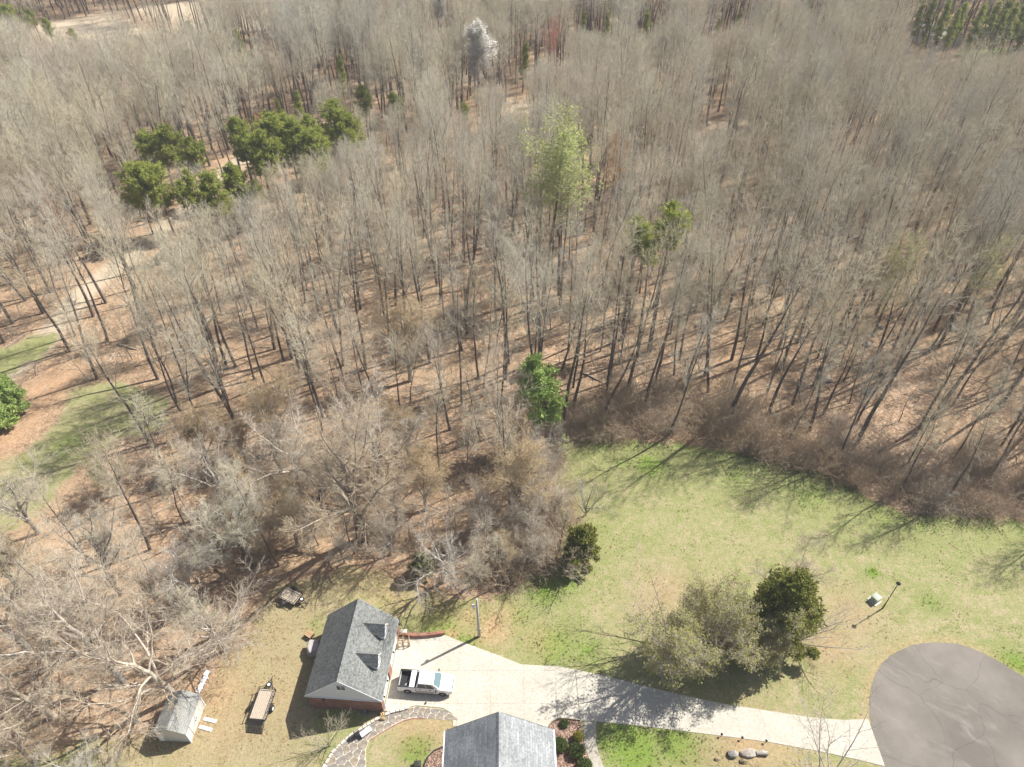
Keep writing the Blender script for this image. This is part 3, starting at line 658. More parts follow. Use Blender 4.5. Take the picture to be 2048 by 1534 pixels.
VASE = [tree_proto(81, 7, .12, 'vase', (M['limb'], M['limb'], M['twig'])), tree_proto(82, 8, .13, 'vase', (M['limb'], M['pale'], M['paletwig']))]
THICKET = [thicket_proto(91 + i, h, 2.0, (0, M['brush'], M['brush'])) for i, h in enumerate((1.6, 2.3, 2.8))]
PINE = [pine_proto(101, 21, .50, 4.3, M['needles'], whorls=19), pine_proto(102, 19, .42, 4.7, M['needles'], whorls=20), pine_proto(103, 22, .50, 3.9, M['needles'], whorls=19)]
HIGHPINE = [pine_proto(105, 23, .74, 2.6, M['needles'], 1.0, whorls=9, tuft=(8, .5, .11))]
NARROWPINE = [pine_proto(104, 17, .25, 2.4, M['needles'], .8, whorls=20)]

def plant(name, proto, label, cat, x, y, s=1.0, rz=None, group=None, lean=(0, 0)):
    t = thing(name, label, cat, (x, y, 0), random.uniform(0, 6.28) if rz is None else rz, group, s)
    if lean != (0, 0):
        q = Vector((lean[0], lean[1], 1)).normalized().to_track_quat('Z', 'Y'); t.rotation_euler = (q @ Matrix.Rotation(t.rotation_euler.z, 3, 'Z').to_quaternion()).to_euler()
    for k in ('trunk', 'crown', 'leaves'):
        if k in proto: link(k, proto[k], t)
    return t

syc = tree_proto(202, 19, .36, 'sprawl', (M['pale'], M['pale'], M['paletwig']))
# ---- single trees that stand out in the photograph
TAKEN = []; FEAT = []
def feature(x, y, H, frac=.5, rad=2.6):
    a, b = PX(x, y, H), PX(x, y, H * frac); k = FPX / (y * FW[1] - CAM_H * FW[2]); FEAT.append((a[0], y, a[1], b[1], rad * k))
def solo(name, proto, px, py, H, H0, label, cat='tree', r=3.0, **kw):
    g = G(px, py); TAKEN.append((g.x, g.y, r))
    if (g.y > 68 or name == 'oak_tree' or 'leaning pine' in label) and name in ('oak_tree', 'leafing_tree', 'blossom_tree', 'red_maple', 'budding_tree', 'pine_tree'): feature(g.x, g.y, H, .36)
    return plant(name, proto, label, cat, g.x, g.y, H / H0, **kw)
solo('oak_tree', BUDDED[0], 820, 762, 25, 25, 'broad pale-barked oak with tan buds and thick forked trunk, far behind the garage', r=5, rz=.4)
big = tree_proto(201, 24, .5, 'spread', (M['bark'], M['limb'], M['paletwig']), (M['budtan'], .3, .06, .1))
solo('oak_tree', big, 722, 1080, 27, 24, 'largest spreading bare tree with upswept pale limbs, standing just behind the garage', r=5, rz=1.0)
solo('bare_tree', syc, 600, 985, 21, 19, 'bare tree with bleached white crooked limbs, left of the largest spreading tree', r=4, rz=2.2)
solo('sycamore_tree', syc, 352, 1395, 20, 19, 'white-limbed spreading tree hanging its branches over the grey-roofed shed', r=4, rz=.2)
solo('sycamore_tree', SPREAD[1], 246, 1362, 23, 22, 'pale tree leaning left with a long straight trunk, left of the shed', r=3, rz=4.0, lean=(-.16, .02))
solo('sycamore_tree', syc, 108, 1434, 19, 19, 'white-branched tree at the far left bottom, over orange leaf litter', r=3, rz=2.8, lean=(-.1, 0))
solo('sycamore_tree', SPREAD[1], 215, 1600, 12, 22, 'small white-branched tree poking in at the bottom edge, in front of the shed', r=2, rz=1.2)
solo('sycamore_tree', syc, 452, 1300, 13, 19, 'pale spreading tree between the shed and the small black trailer', r=3, rz=0.9)
solo('sycamore_tree', syc, 190, 1300, 17, 19, 'white-limbed tree in the middle of the orange litter at lower left', r=3, rz=5.0)
solo('sycamore_tree', SPREAD[1], 70, 1530, 12, 22, 'white-branched tree in the lower left corner', r=2, rz=2.7)
solo('bare_tree', SPREAD[0], 60, 1300, 20, 22, 'brown bare tree at the left edge above orange leaf litter', r=3, rz=3.2, lean=(-.12, 0))
solo('bare_tree', SPREAD[0], 500, 1135, 20, 22, 'grey bare tree with two leaning trunks behind the small black trailer', r=3, rz=.7, lean=(-.14, .03))
solo('bare_tree', syc, 886, 1165, 13, 19, 'low pale tree with drooping pale branches between garage and utility pole', r=2.5, rz=2.0)
solo('bare_tree', VASE[0], 1172, 1030, 8.5, 7, 'small dark vase-shaped bare tree standing alone at the top of the lawn', r=2, rz=.5)
solo('bare_tree', VASE[1], 660, 1492, 4.6, 8, 'tiny bare tree in the garage shadow beside the flagstone path', r=1.5, rz=.5)
solo('bare_tree', VASE[1], 1640, 1570, 10, 8, 'bare pale tree at the bottom edge over the end of the driveway', r=2, rz=1.9)
solo('budding_tree', BUDDED[1], 1318, 1350, 14, 14, 'olive-budded tree leaning over the driveway, leftmost of the clump round the cedar', r=2, rz=.3)
solo('budding_tree', BUDDED[1], 1425, 1342, 13, 14, 'low olive-budded tree in the middle of the clump beside the driveway', r=2, rz=2.4)
solo('budding_tree', BUDDED[1], 1405, 1275, 12, 14, 'olive-budded tree behind the middle of the clump, left of the cedar', r=2, rz=4.4)
solo('budding_tree', BUDDED[1], 1500, 1335, 10, 14, 'olive-budded tree nearest the driveway below the big cedar', r=2, rz=1.6)
solo('budding_tree', BUDDED[1], 1370, 1310, 11, 14, 'olive-budded tree filling the middle left of the clump, behind the leftmost one', r=2, rz=5.2)
solo('budding_tree', BUDDED[1], 1465, 1290, 10.5, 14, 'olive-budded tree touching the smaller dark cedar', r=2, rz=3.4)
solo('budding_tree', BUDDED[1], 1512, 1305, 12, 14, 'olive-budded tree overlapping the left side of the big cedar', r=2, rz=0.9)
solo('bare_tree', VASE[1], 1132, 1148, 7.5, 8, 'thin bare small tree leaning over the dark olive cedar at the lawn edge', r=1.5, rz=2.2)
solo('budding_tree', VASE[1], 1330, 1290, 11, 8, 'thin bare fan-shaped tree at the back left of the clump, twigs against the lawn', r=2, rz=3.1)
solo('bare_tree', SPREAD[1], 1555, 1215, 14, 22, 'white-branched bare tree rising behind the big dark cedar on the lawn', r=2, rz=5.5)
solo('bare_tree', VASE[1], 1590, 1290, 8, 8, 'dead white-limbed tree reaching right out of the big dark cedar', r=1, rz=5.0, lean=(.3, 0))
cedar = mass_proto(211, 10.5, 4.2, M['cedar'], 4200)
solo('cedar_tree', cedar, 1548, 1275, 11.2, 10.5, 'big dark green cedar in the middle of the lawn clump', r=4, rz=.2)
solo('cedar_tree', cedar, 1482, 1298, 7, 10.5, 'smaller dark cedar half hidden by budding trees, left of the big cedar', r=3, rz=2.2)
cedar2 = mass_proto(212, 7, 2.6, M['cedar'], 2000)
solo('cedar_tree', cedar2, 1160, 1125, 6.5, 7, 'dark olive cedar with brown brush on its left, at the left edge of the lawn', r=2.5)
solo('cedar_tree', cedar2, 845, 1150, 4, 7, 'small dark evergreen under bare branches right behind the garage', r=2)
curved = pine_proto(213, 14, .35, 2.6, M['needles_bright'], 1.0, whorls=17, tuft=(10, .6, .11))
solo('pine_tree', curved, 1114, 900, 16.5, 14, 'bright green leaning pine at the corner of the lawn', r=2.5, rz=1., lean=(-.26, .06))
sm_leaf = tree_proto(214, 5, .06, 'sapling', (M['limb'], M['limb'], M['twig']), (M['newleaf'], 1, .12, .12))
solo('leafing_tree', sm_leaf, 1128, 925, 5, 5, 'small pale yellow-green leafing sapling below the bright leaning pine', r=1.5)
tulip = tree_proto(215, 27, .34, 'forest', mb, (M['newleaf'], 1, .18, .22))
solo('leafing_tree', tulip, 1085, 612, 31, 27, 'tallest tree in pale yellow-green new leaf, in the middle of the wood', r=3.5)
solo('leafing_tree', tulip, 1118, 590, 27, 27, 'slightly shorter yellow-green leafing tree just right of the tallest one', r=3.5, rz=2.)
yel = tree_proto(216, 22, .24, 'slim', mb, (M['bud'], 1, .09, .14))
for px, py, H, lb in ((1745, 740, 21, 'tree with faint yellow-green buds at the right of the wood, above the grey boulders'), (1690, 700, 20, 'slim tree with faint yellow buds, left one of the budded pair among boulders'),
                      (1860, 700, 22, 'broad crown of tan-olive buds high at the right side of the wood')): solo('budding_tree', yel, px, py, H, 22, lb, r=3)
blos = tree_proto(217, 17, .2, 'forest', (M['bark'], M['limb'], M['paletwig']), (M['blossom'], 3, .16, .25))
solo('blossom_tree', blos, 958, 232, 21, 17, 'white blossoming tree standing out in the far wood', r=4)
solo('blossom_tree', blos, 884, 95, 16, 17, 'faint whitish blossoming tree near the top edge, above the bright white one', r=4)
redt = tree_proto(218, 17, .2, 'forest', (M['bark'], M['limb'], M['redtwig']))
solo('red_maple', redt, 1112, 172, 17, 17, 'red-twigged tree in the far wood right of the white blossom', r=4)
rust = tree_proto(219, 17, .2, 'forest', (M['bark'], M['limb'], M['rusttwig']))
solo('bare_tree', rust, 1210, 470, 19, 17, 'tree with a rust-orange haze of twigs, right of the tallest green tree', r=3)
solo('bare_tree', rust, 150, 540, 14, 17, 'rust-tinged tree at the left beside the gravel track', r=3)
solo('bare_tree', rust, 405, 935, 7, 17, 'low rust-orange tree at the wood edge by the left field', r=3)
solo('bare_tree', rust, 535, 300, 9, 17, 'small rust-brown tree between the dark pines', r=2)
solo('budding_tree', BUDDED[1], 250, 985, 9, 14, 'pale olive-budded tree standing over the left green field', r=2.5, rz=1.1, lean=(-.15, 0))

# ---- pines that can be told apart
PNS = [(335, 400, 16, 1), (330, 480, 16, 0), (462, 485, 15, 1), (492, 462, 14, 2), (560, 432, 18, 0), (650, 420, 18, 1), (640, 372, 17, 2), (715, 348, 15, 1), (55, 108, 22, 1), (85, 98, 19, 0), (1935, 108, 24, 2), (1985, 105, 25, 2), (2015, 104, 24, 2), (1820, 96, 22, 1), (1880, 120, 23, 0), (378, 395, 17, 1), (418, 410, 15, 0), (350, 470, 15, 1), (306, 468, 14, 1), (392, 470, 12, 0), (432, 500, 18, 3), (445, 470, 13, 3), (515, 400, 18, 2), (545, 405, 14, 1), (583, 410, 20, 1), (622, 412, 19, 2), (600, 385, 17, 0),
       (500, 450, 13, 1), (528, 455, 11, 0), (682, 352, 17, 1), (700, 360, 13, 0), (740, 290, 15, 2), (800, 300, 15, 2), (606, 280, 13, 3), (570, 275, 11, 3), (655, 335, 10, 3), (930, 282, 10, 2), (478, 420, 9, 3),
       (1243, 679, 23, 5), (1298, 703, 26, 5), (1276, 690, 21, 5), (-8, 860, 9, 4), (25, 835, 7.5, 4), (8, 100, 24, 1), (28, 90, 20, 1), (-30, 95, 26, 1), (118, 110, 12, 2), (162, 115, 9, 0), (390, 96, 8, 2), (500, 160, 15, 3), (525, 62, 22, 2), (575, 70, 24, 2), (562, 55, 18, 2),
       (1840, 100, 24, 2), (1862, 108, 27, 2), (1890, 108, 25, 2), (1925, 122, 26, 2), (1945, 125, 28, 2), (1970, 124, 25, 2), (1995, 120, 27, 2), (2020, 122, 25, 2), (2045, 118, 26, 2), (1905, 96, 22, 2), (2060, 95, 25, 2),
       (1205, 110, 13, 3), (1290, 118, 15, 3), (1425, 105, 11, 3), (1470, 92, 12, 3), (1600, 72, 12, 2), (1830, 125, 12, 3), (690, 215, 14, 3), (1045, 185, 14, 3), (1160, 100, 12, 3)]
edgepine = mass_proto(221, 9, 3.6, M['needles_bright'], 3000, tuft=(8, .42, .10))
def pine_label(px, py):
    if px < 60 and py > 500: return 'rounded bright green pine at the left edge beside orange straw', 'pines at the left edge'
    if px < 700 and 330 < py: return 'green pine in the thick pine clump left of centre', 'pines in the clump left of centre'
    if px < 830 and py > 250: return 'green pine standing among bare trees near the pine clump', 'pines scattered near the clump'
    if 1200 < px < 1320 and py > 400: return 'thin green pine right of the tall yellow-green tree', 'thin pines right of the yellow-green tree'
    if px > 1820: return 'tall pine in the far row at the upper right', 'pines in the upper right row'
    if px < 200: return 'green pine in the upper left corner by the pale field', 'pines at the upper left'
    return 'dark evergreen far off among bare trees near the top', 'evergreens scattered far off'
PNS = [(a, b, h * .66, 3 if a > 1800 else k) if (a > 1800 or (a < 100 and b < 120)) else (a, b, h, k) for a, b, h, k in PNS]
ORD = ['leftmost', 'second', 'third', 'fourth', 'fifth', 'sixth', 'seventh', 'eighth', 'ninth', 'tenth', 'eleventh', 'twelfth', 'thirteenth', 'fourteenth', 'fifteenth', 'sixteenth', 'seventeenth', 'eighteenth', 'nineteenth', 'twentieth'] + ['twenty-first', 'twenty-second', 'twenty-third', 'twenty-fourth', 'twenty-fifth', 'twenty-sixth', 'twenty-seventh', 'twenty-eighth', 'twenty-ninth', 'thirtieth']
_gr = {}
for q in sorted(PNS): _gr.setdefault(pine_label(q[0], q[1])[1], []).append(q)
for px, py, H, k in PNS:
    pr, h0, nm = ((PINE + NARROWPINE)[k], (21, 19, 22, 17)[k], 'pine_tree') if k < 4 else (edgepine, 9, 'pine_tree') if k == 4 else (HIGHPINE[0], 23, 'pine_tree')
    lb, gr = pine_label(px, py); g = G(px, py); n_ = _gr[gr].index((px, py, H, k)); lb += ', leftmost' if n_ == 0 else ', %s from left' % ORD[n_]; TAKEN.append((g.x, g.y, 3.2)); feature(g.x, g.y, H, .15 if px > 1800 else .74 if k == 5 else .58 if k < 3 else .45, 2.4); plant(nm, pr, lb, 'pine tree', g.x, g.y, H / h0 * random.uniform(.94, 1.06), None, gr)

# ---- the bare wood: trunks surveyed one by one, the rest scattered between them
TRUNKS = [(1011, 758, 27), (1018, 727, 24), (1079, 723, 27), (1124, 740, 22), (1146, 775, 24), (1212, 792, 27), (1221, 764, 26), (1254, 785, 26), (1308, 771, 27), (1365, 788, 27), (1120, 614, 24), (1066, 600, 26), (1197, 617, 25), 
          (1137, 696, 24), (967, 788, 18),  (1455, 845, 29), (1513, 718, 26), (1463, 720, 25), (1568, 626, 25), (1594, 685, 25), (1584, 810, 28), (1619, 861, 22), (1713, 888, 28), (1709, 638, 26), (1682, 685, 22), (1762, 747, 26), (1734, 743, 22),
          (1865, 837, 28), (1877, 692, 26), (1998, 817, 28), (1979, 954, 21), (2002, 892, 24), (1785, 747, 22), (1627, 771, 24), (441, 775, 26), (372, 846, 20), (360, 822, 19), (316, 758, 24), (290, 665, 22), (314, 669, 23), (150, 672, 22), (454, 737, 23), (472, 734, 23), (434, 723, 22),
          (454, 812, 21), (567, 723, 22), (584, 717, 24), (619, 768, 22), (629, 785, 21), (646, 833, 22), (1023, 1032, 22), (1039, 1028, 21), (709, 1108, 11), (854, 1020, 17), (558, 1132, 17), (595, 1090, 16), (637, 1090, 10), (454, 800, 23), (645, 862, 22),
          (900, 860, 18), (960, 880, 14), (930, 980, 14), (820, 930, 17), (880, 940, 16), (700, 900, 20), (560, 900, 20), (480, 880, 20), (420, 930, 17), (350, 980, 16), (450, 1020, 17), (380, 1080, 17), (300, 1100, 18), (520, 1060, 17), (240, 1190, 18), (160, 1240, 16),
          (400, 1200, 17), (1000, 980, 15), (1060, 990, 11), (970, 1085, 13), (800, 1040, 11), (1050, 1090, 9), (1010, 1130, 9), (1080, 1050, 9), (1120, 1100, 8), (1095, 1145, 7), (1060, 1135, 9), (1138, 1062, 8), (1000, 1172, 10), (945, 1172, 10), (1110, 1040, 8), (1075, 960, 10), (1090, 1005, 9), (780, 1110, 11), (690, 1125, 7), (330, 1250, 15), (430, 1270, 13), (40, 1190, 17), (180, 1130, 15), (-30, 1400, 18)]
def allowed(P):
    """where woodland trees may stand"""
    ok = (sdist(P, LAWN) < -1.2) & (sdist(P, FIELD) < -1) & (sdist(P, YELLOW) < -1) & (sdist(P, STRAW) < -1) & (sdist(P, GREENFAR) < 2) & (pathdist(P, TRAIL) > 4.2)
    for s_ in SANDS[:2]: ok &= sdist(P, s_) < 1
    return ok
trees = [(*G(px, py)[:2], H) for px, py, H in TRUNKS]
CELL = 3.0; grid = {}
def near(x, y, r):
    i, j = int(x // CELL), int(y // CELL); k = int(r // CELL) + 1
    return any((x - a) ** 2 + (y - b) ** 2 < max(r, q) ** 2 * (1 if q <= r else .8) for u in range(i - k, i + k + 1) for w in range(j - k, j + k + 1) for a, b, q in grid.get((u, w), ()))
def put(x, y, r): grid.setdefault((int(x // CELL), int(y // CELL)), []).append((x, y, r))
for x, y, r in TAKEN: put(x, y, r)
for x, y, h in trees: put(x, y, 1.0)
def cap_height(x, y, h):
    """keep trees that stand before a marked tree low enough not to hide its crown"""
    for fx, fy, top, bot, hw in FEAT:
        if y >= fy - .5 or fy - y > 75: continue
        tx, ty = PX(x, y, h); k = FPX / max(1, (fy * FW[1] + CAM_H * -FW[2]))
        if abs(tx - fx) > hw + 2.6 * k or ty > bot: continue
        while h > 6.9 and PX(x, y, h)[1] < bot: h -= .5
    return h
for px, py, hw in ((110, 72, 40), (200, 62, 60), (280, 70, 60), (468, 326, 18), (520, 320, 14), (286, 492, 14), (150, 605, 14), (545, 290, 14), (1450, 252, 14), (1035, 213, 14), (1868, 84, 22), (1960, 110, 50)):
    FEAT.append((px, G(px, py).y, 0, py + 14, hw))
N = 34000
cy = 40 + 400 * RNG.random(N) ** .72; cxs = (RNG.random(N) * 2 - 1) * (.76 * np.hypot(cy, 73) * .95 + 34)
okm = allowed(np.stack([cxs, cy], 1)); ZONE_SPARSE = GP([(-400, 1200), (-100, 900), (200, 820), (700, 1300), (-100, 1700)])
sparse = sdist(np.stack([cxs, cy], 1), ZONE_SPARSE) > 0
dens = RNG.random(N)
for k in range(N):
    if not okm[k]: continue
    x, y = float(cxs[k]), float(cy[k]); r = (2.9 + 1.4 * dens[k] if y > 115 else 3.3 + 1.5 * dens[k] if y > 72 else 4.0 + 1.6 * dens[k]) + (3.0 if sparse[k] else 0)
    if near(x, y, r): continue
    h = random.gauss(21.5, 3.0) if y > 68 else random.gauss(17.5, 2.8)
    h = cap_height(x, y, max(9, min(29, h)))
    if h < 7: continue
    put(x, y, 1.0); trees.append((x, y, h))
def in_frame(x, y, h):
    a = PX(x, y, 0); b = PX(x, y, h); return max(a[0], b[0]) > -40 and min(a[0], b[0]) < 2088 and a[1] > 0 and min(a[1], b[1]) < 1534
trees.sort(key=lambda t: (not in_frame(*t), t[0] ** 2 + t[1] ** 2))
NSOLO_BARE = 30; NIND = 300 - NSOLO_BARE
def tree_pick(x, y, h):
    """(kind of build, prototype, its height)"""
    if y < 72 and x < 14 and random.random() < .55:
        return random.choice([('broad', SPREAD[0], 22), ('broad pale-limbed', SPREAD[1], 22), ('broad tan-budded', BUDDED[0], 25), ('broad', SPREAD[2], 20), ('broad', SPREAD[2], 20)])
    if h > 20.5: return random.choice([('stout', OPEN[0], 26), ('stout', OPEN[1], 24), ('stout', OPEN[2], 27), ('stout', OPEN[3], 23), ('stout', OPEN[0], 26), ('stout', OPEN[2], 27), ('stout', FOREST[4], 25), ('slim', SLIM[0], 20), ('slim', SLIM[1], 22), ('slim', SLIM[1], 22)])
    return random.choice([('slim', SLIM[0], 20), ('slim', SLIM[1], 22), ('slim', SLIM[2], 18), ('stout', OPEN[3], 23), ('pale-twigged', TANF[0], 23), ('stout', OPEN[1], 24)])
def tree_label(x, y, h, build):
    px, py = PX(x, y); size = 'tall' if h > 20.5 else 'mid-sized' if h > 15 else 'low'
    if py > 1000: z = 'over leaf litter left of the garage' if px < 560 else 'in the thin wood strip right behind the garage' if px < 860 else 'in the thicket between utility pole and lawn'
    elif py > 780: z = 'at the left field edge' if px < 420 else 'in the pale tangle behind the garage' if px < 900 else 'at the corner of lawn and wood' if px < 1200 else 'at the front edge above the lawn' if px < 1640 else 'at the right front edge above the lawn'
    elif py > 640: z = 'by the gravel track at left' if px < 400 else 'left of the tan-budded oak' if px < 760 else 'around the tan-budded oak' if px < 1000 else 'in the open wood among dark straight trunks' if px < 1400 else 'among the boulders at right' if px < 1760 else 'leaning at the right picture edge'
    else: z = 'in the left wood beyond the track' if px < 620 else 'in the middle wood below the yellow-green tree' if px < 1180 else 'in the right wood beyond the boulders'
    return size + ' ' + build + ' bare tree ' + z, size + ' ' + build + ' bare trees ' + z
for x, y, h in trees[:NIND]:
    bd, pr, h0 = tree_pick(x, y, h); lb, gr = tree_label(x, y, h, bd)
    plant('bare_tree', pr, lb, 'tree', x, y, h / h0, None, gr, lean=(random.gauss(0, .035), random.gauss(0, .035)))

# ---- masses nobody could count: one object each, instanced on points
def proto_coll(name, meshes):
    c = bpy.data.collections.new(name)
    for i, me in enumerate(meshes): c.objects.link(bpy.data.objects.new("%s_%02d" % (name, i), me))
    return c
def scatter(name, label, coll, n_kinds, pts, cat=None):
    """pts: (x, y, z, scale, kind)"""
    me = bpy.data.meshes.new(name); A = np.array(pts, float); me.vertices.add(len(A)); me.vertices.foreach_set("co", np.ascontiguousarray(A[:, :3], np.float32).ravel())
    me.attributes.new("scl", 'FLOAT', 'POINT').data.foreach_set("value", A[:, 3].astype(np.float32))
    me.attributes.new("kind_index", 'INT', 'POINT').data.foreach_set("value", A[:, 4].astype(np.int32))
    rot = np.stack([RNG.normal(0, .04, len(A)), RNG.normal(0, .04, len(A)), RNG.random(len(A)) * 6.283], 1).astype(np.float32)
    me.attributes.new("rot", 'FLOAT_VECTOR', 'POINT').data.foreach_set("vector", rot.ravel()); me.update()
    ng = bpy.data.node_groups.new(name, 'GeometryNodeTree')
    ng.interface.new_socket("Geometry", in_out='INPUT', socket_type='NodeSocketGeometry'); ng.interface.new_socket("Geometry", in_out='OUTPUT', socket_type='NodeSocketGeometry')
    n = ng.nodes; L = ng.links; gi = n.new('NodeGroupInput'); go = n.new('NodeGroupOutput'); ip = n.new('GeometryNodeInstanceOnPoints'); ci = n.new('GeometryNodeCollectionInfo')
    ci.inputs["Collection"].default_value = coll; ci.inputs["Separate Children"].default_value = True; ci.inputs["Reset Children"].default_value = True
    ip.inputs["Pick Instance"].default_value = True
    def na(nm, dt): a = n.new('GeometryNodeInputNamedAttribute'); a.data_type = dt; a.inputs["Name"].default_value = nm; return a.outputs["Attribute"]
    e2r = n.new('FunctionNodeEulerToRotation'); L.new(na("rot", 'FLOAT_VECTOR'), e2r.inputs[0])
    L.new(gi.outputs[0], ip.inputs["Points"]); L.new(ci.outputs[0], ip.inputs["Instance"]); L.new(na("kind_index", 'INT'), ip.inputs["Instance Index"])
    L.new(e2r.outputs[0], ip.inputs["Rotation"]); L.new(na("scl", 'FLOAT'), ip.inputs["Scale"]); L.new(ip.outputs[0], go.inputs[0])
    o = link(name, me); o.modifiers.new(name, 'NODES').node_group = ng; return tag(o, label, cat, None, 'stuff')
kinds = FOREST + SLIM + TANF; hs = [26, 24, 27, 23, 25, 20, 22, 18, 23]
wc = proto_coll("woodland_kind", [k['joined'] for k in kinds])
wp = []
for x, y, h in trees[NIND:]:
    k = random.choices(range(9), [3, 3, 3, 3, 3, 1.5, 1.5, 1, 3])[0]; wp.append((x, y, 0, h / hs[k], k))
scatter('woodland', 'grey-brown mass of bare trees filling the far wood up to the top edge', wc, 9, wp, 'woodland')
# saplings and brush under the trees
sp = []; bp_pts = []
Pn = np.stack([(RNG.random(16000) * 2 - 1) * 190, 38 + 260 * RNG.random(16000) ** .8], 1); okp = allowed(Pn + 0); lw = sdist(Pn, LAWN)
for (x, y), o, d in zip(Pn, okp, lw):
    if not o or abs(x) > .74 * math.hypot(y, 73) + 12: continue
    if d > -14 or y < 66:
        if random.random() < (.75 if x > 6 else .42): bp_pts.append((x, y, 0, random.uniform(.6, 1.25), random.randrange(3)))
        if random.random() < .5: sp.append((x, y, 0, random.uniform(.6, 1.4), random.randrange(3)))
    elif random.random() < .30: sp.append((x, y, 0, random.uniform(.5, 1.6), random.randrange(3)))
    elif random.random() < .10: bp_pts.append((x, y, 0, random.uniform(.4, .9), random.randrange(3)))
Pe = np.stack([RNG.uniform(0, 95, 9000), RNG.uniform(44, 92, 9000)], 1); de = sdist(Pe, LAWN)
for (x, y), d in zip(Pe, de):
    if -9 < d < -.3 and random.random() < .26 * math.exp((d + .3) / 5): bp_pts.append((x, y, 0, random.uniform(.7, 1.5), random.randrange(3)))
    elif -12 < d < -1 and random.random() < .07: sp.append((x, y, 0, random.uniform(.5, 1.1), random.randrange(3)))
scatter('undergrowth', 'thin bare saplings growing under the trees throughout the wood', proto_coll("sapling_kind", [k['joined'] for k in SAP]), 3, sp, 'undergrowth')
scatter('brush', 'brown bramble and vine tangle along the edge of the wood and lawn', proto_coll("brush_kind", THICKET), 3, bp_pts, 'brush')

# sticks and broken limbs on the leaf litter
stm = []
for k in range(3):
    rnd = random.Random(300 + k); tw = Twigs(); grow(tw, [], rnd, Vector((0, 0, .05)), Vector((1, .1, .06)).normalized(), 3.2, .05, 0, [dict(n=5, wob=.12, up=0, sides=5, mi=0, kids=4, t0=.3, ang=40, ratio=.5, rr=.6, end=.4), dict(n=3, wob=.2, up=-.02, sides=3, mi=0, kids=2, t0=.4, ang=40, ratio=.5, end=.4), dict(n=1, wob=.1, up=0, sides=3, mi=0, end=.4)])
    stm.append(mesh_of('stick', [tw.arrays()], [M['pale'] if k else M['limb']]))
Ps = np.stack([RNG.uniform(-85, 95, 5200), RNG.uniform(42, 150, 5200)], 1); Ps = Ps[(sdist(Ps, LAWN) < -3.5) & (sdist(Ps, FIELD) < -3.5) & (pathdist(Ps, TRAIL) > 3)]
scatter('fallen_branches', 'fallen sticks and broken limbs strewn over the forest floor', proto_coll("stick_kind", stm), 3, [(x, y, 0, random.choice((.3, .4, .6, .8, 1.2)) * random.uniform(.8, 1.2), random.randrange(3)) for x, y in Ps], 'branches')
# grass tufts and wind-blown leaves on the lawn
def blade_mesh(name, seed, n, h, w, mat):
    rnd = random.Random(seed); V = []; F = []
    for k in range(n):
        a = rnd.uniform(0, 6.28); d = Vector((math.cos(a) * .55, math.sin(a) * .55, 1)).normalized(); b, _w = perp(d); p0 = Vector((rnd.gauss(0, .05), rnd.gauss(0, .05), -.01)); q = len(V); hh = h * rnd.uniform(.6, 1.2)
        V += [p0 - b * w, p0 + b * w, p0 + d * hh + b * w * .3, p0 + d * hh - b * w * .3]; F.append((q, q + 1, q + 2, q + 3))
    return mesh_of(name, [(np.array([tuple(v) for v in V]), np.array(F), np.zeros(len(F)))], [mat])
M['blade_green'] = foliage('blade_green', (.15, .19, .04), (.32, .36, .11), 2., .5); M['blade_straw'] = foliage('blade_straw', (.32, .27, .15), (.54, .47, .29), 2., .5); M['leaf_dead'] = foliage('leaf_dead', (.17, .10, .055), (.38, .26, .16), 2.)
gt = [blade_mesh('tuft_green', 1, 9, .13, .02, M['blade_green']), blade_mesh('tuft_lush', 2, 12, .17, .022, M['blade_green']), blade_mesh('tuft_straw', 3, 9, .12, .02, M['blade_straw'])]
lf_ = [mesh_of('leaf', [(np.array([(-.06, 0, .005), (0, -.045, .03), (.07, 0, .01), (0, .045, .035)]) * k, np.array([(0, 1, 2, 3)]), np.zeros(1))], [M['leaf_dead']]) for k in (1., 1.35)]
Q = np.stack([RNG.uniform(-48, 62, 90000), RNG.uniform(24, 76, 90000)], 1); sq = sdist(Q, LAWN)
blk = [np.array(PAD), np.concatenate([tp, bp[::-1]]), GP(ROADPX), GP(BEDPX), np.array([(-20.6, 32), (-12.4, 31.5), (-12.2, 41.2), (-20.3, 41.4)]), np.concatenate([GP([(590, 1640), (648, 1534), (700, 1473), (778, 1427), (886, 1416), (905, 1430)]), GP([(905, 1441), (826, 1436), (738, 1481), (732, 1640)])]), GP([(1166, 1443), (1194, 1444), (1207, 1540), (1184, 1540)])]
okq = sq > .2
for b_ in blk: okq &= sdist(Q, b_) < -.12
Q = Q[okq]; sq = sq[okq]; _g, lu_, _s, _a, dr_ = masks(Q)
keep = (np.sin(Q[:, 0] * .9 + 1.7 * np.sin(Q[:, 1] * .5)) + np.sin(Q[:, 1] * 1.1 + 1.3 * np.sin(Q[:, 0] * .7)) + RNG.normal(0, .8, len(Q)) > 1.0) | (lu_ > .4)
gp = [(x, y, .0, random.uniform(.4, .95), (1 if l > .45 and random.random() < .7 else 2 if random.random() < .35 + .4 * d_ - l * .4 else 0)) for (x, y), l, d_ in zip(Q[keep][::2], lu_[keep][::2], dr_[keep][::2])]
lp_ = [(x, y, .01, random.uniform(.7, 1.5), random.randrange(2)) for (x, y), q_, d_ in zip(Q[1::2], sq[1::2], dr_[1::2]) if random.random() < .9 * math.exp(-q_ / 2.5) + .08 * d_ + .008]
scatter('grass', 'short tufts of green and straw-coloured grass on the lawn', proto_coll("tuft_kind", gt), 3, gp, 'grass')
scatter('fallen_leaves', 'brown leaves blown onto the lawn from the wood', proto_coll("leaf_kind", lf_), 2, lp_, 'leaves')

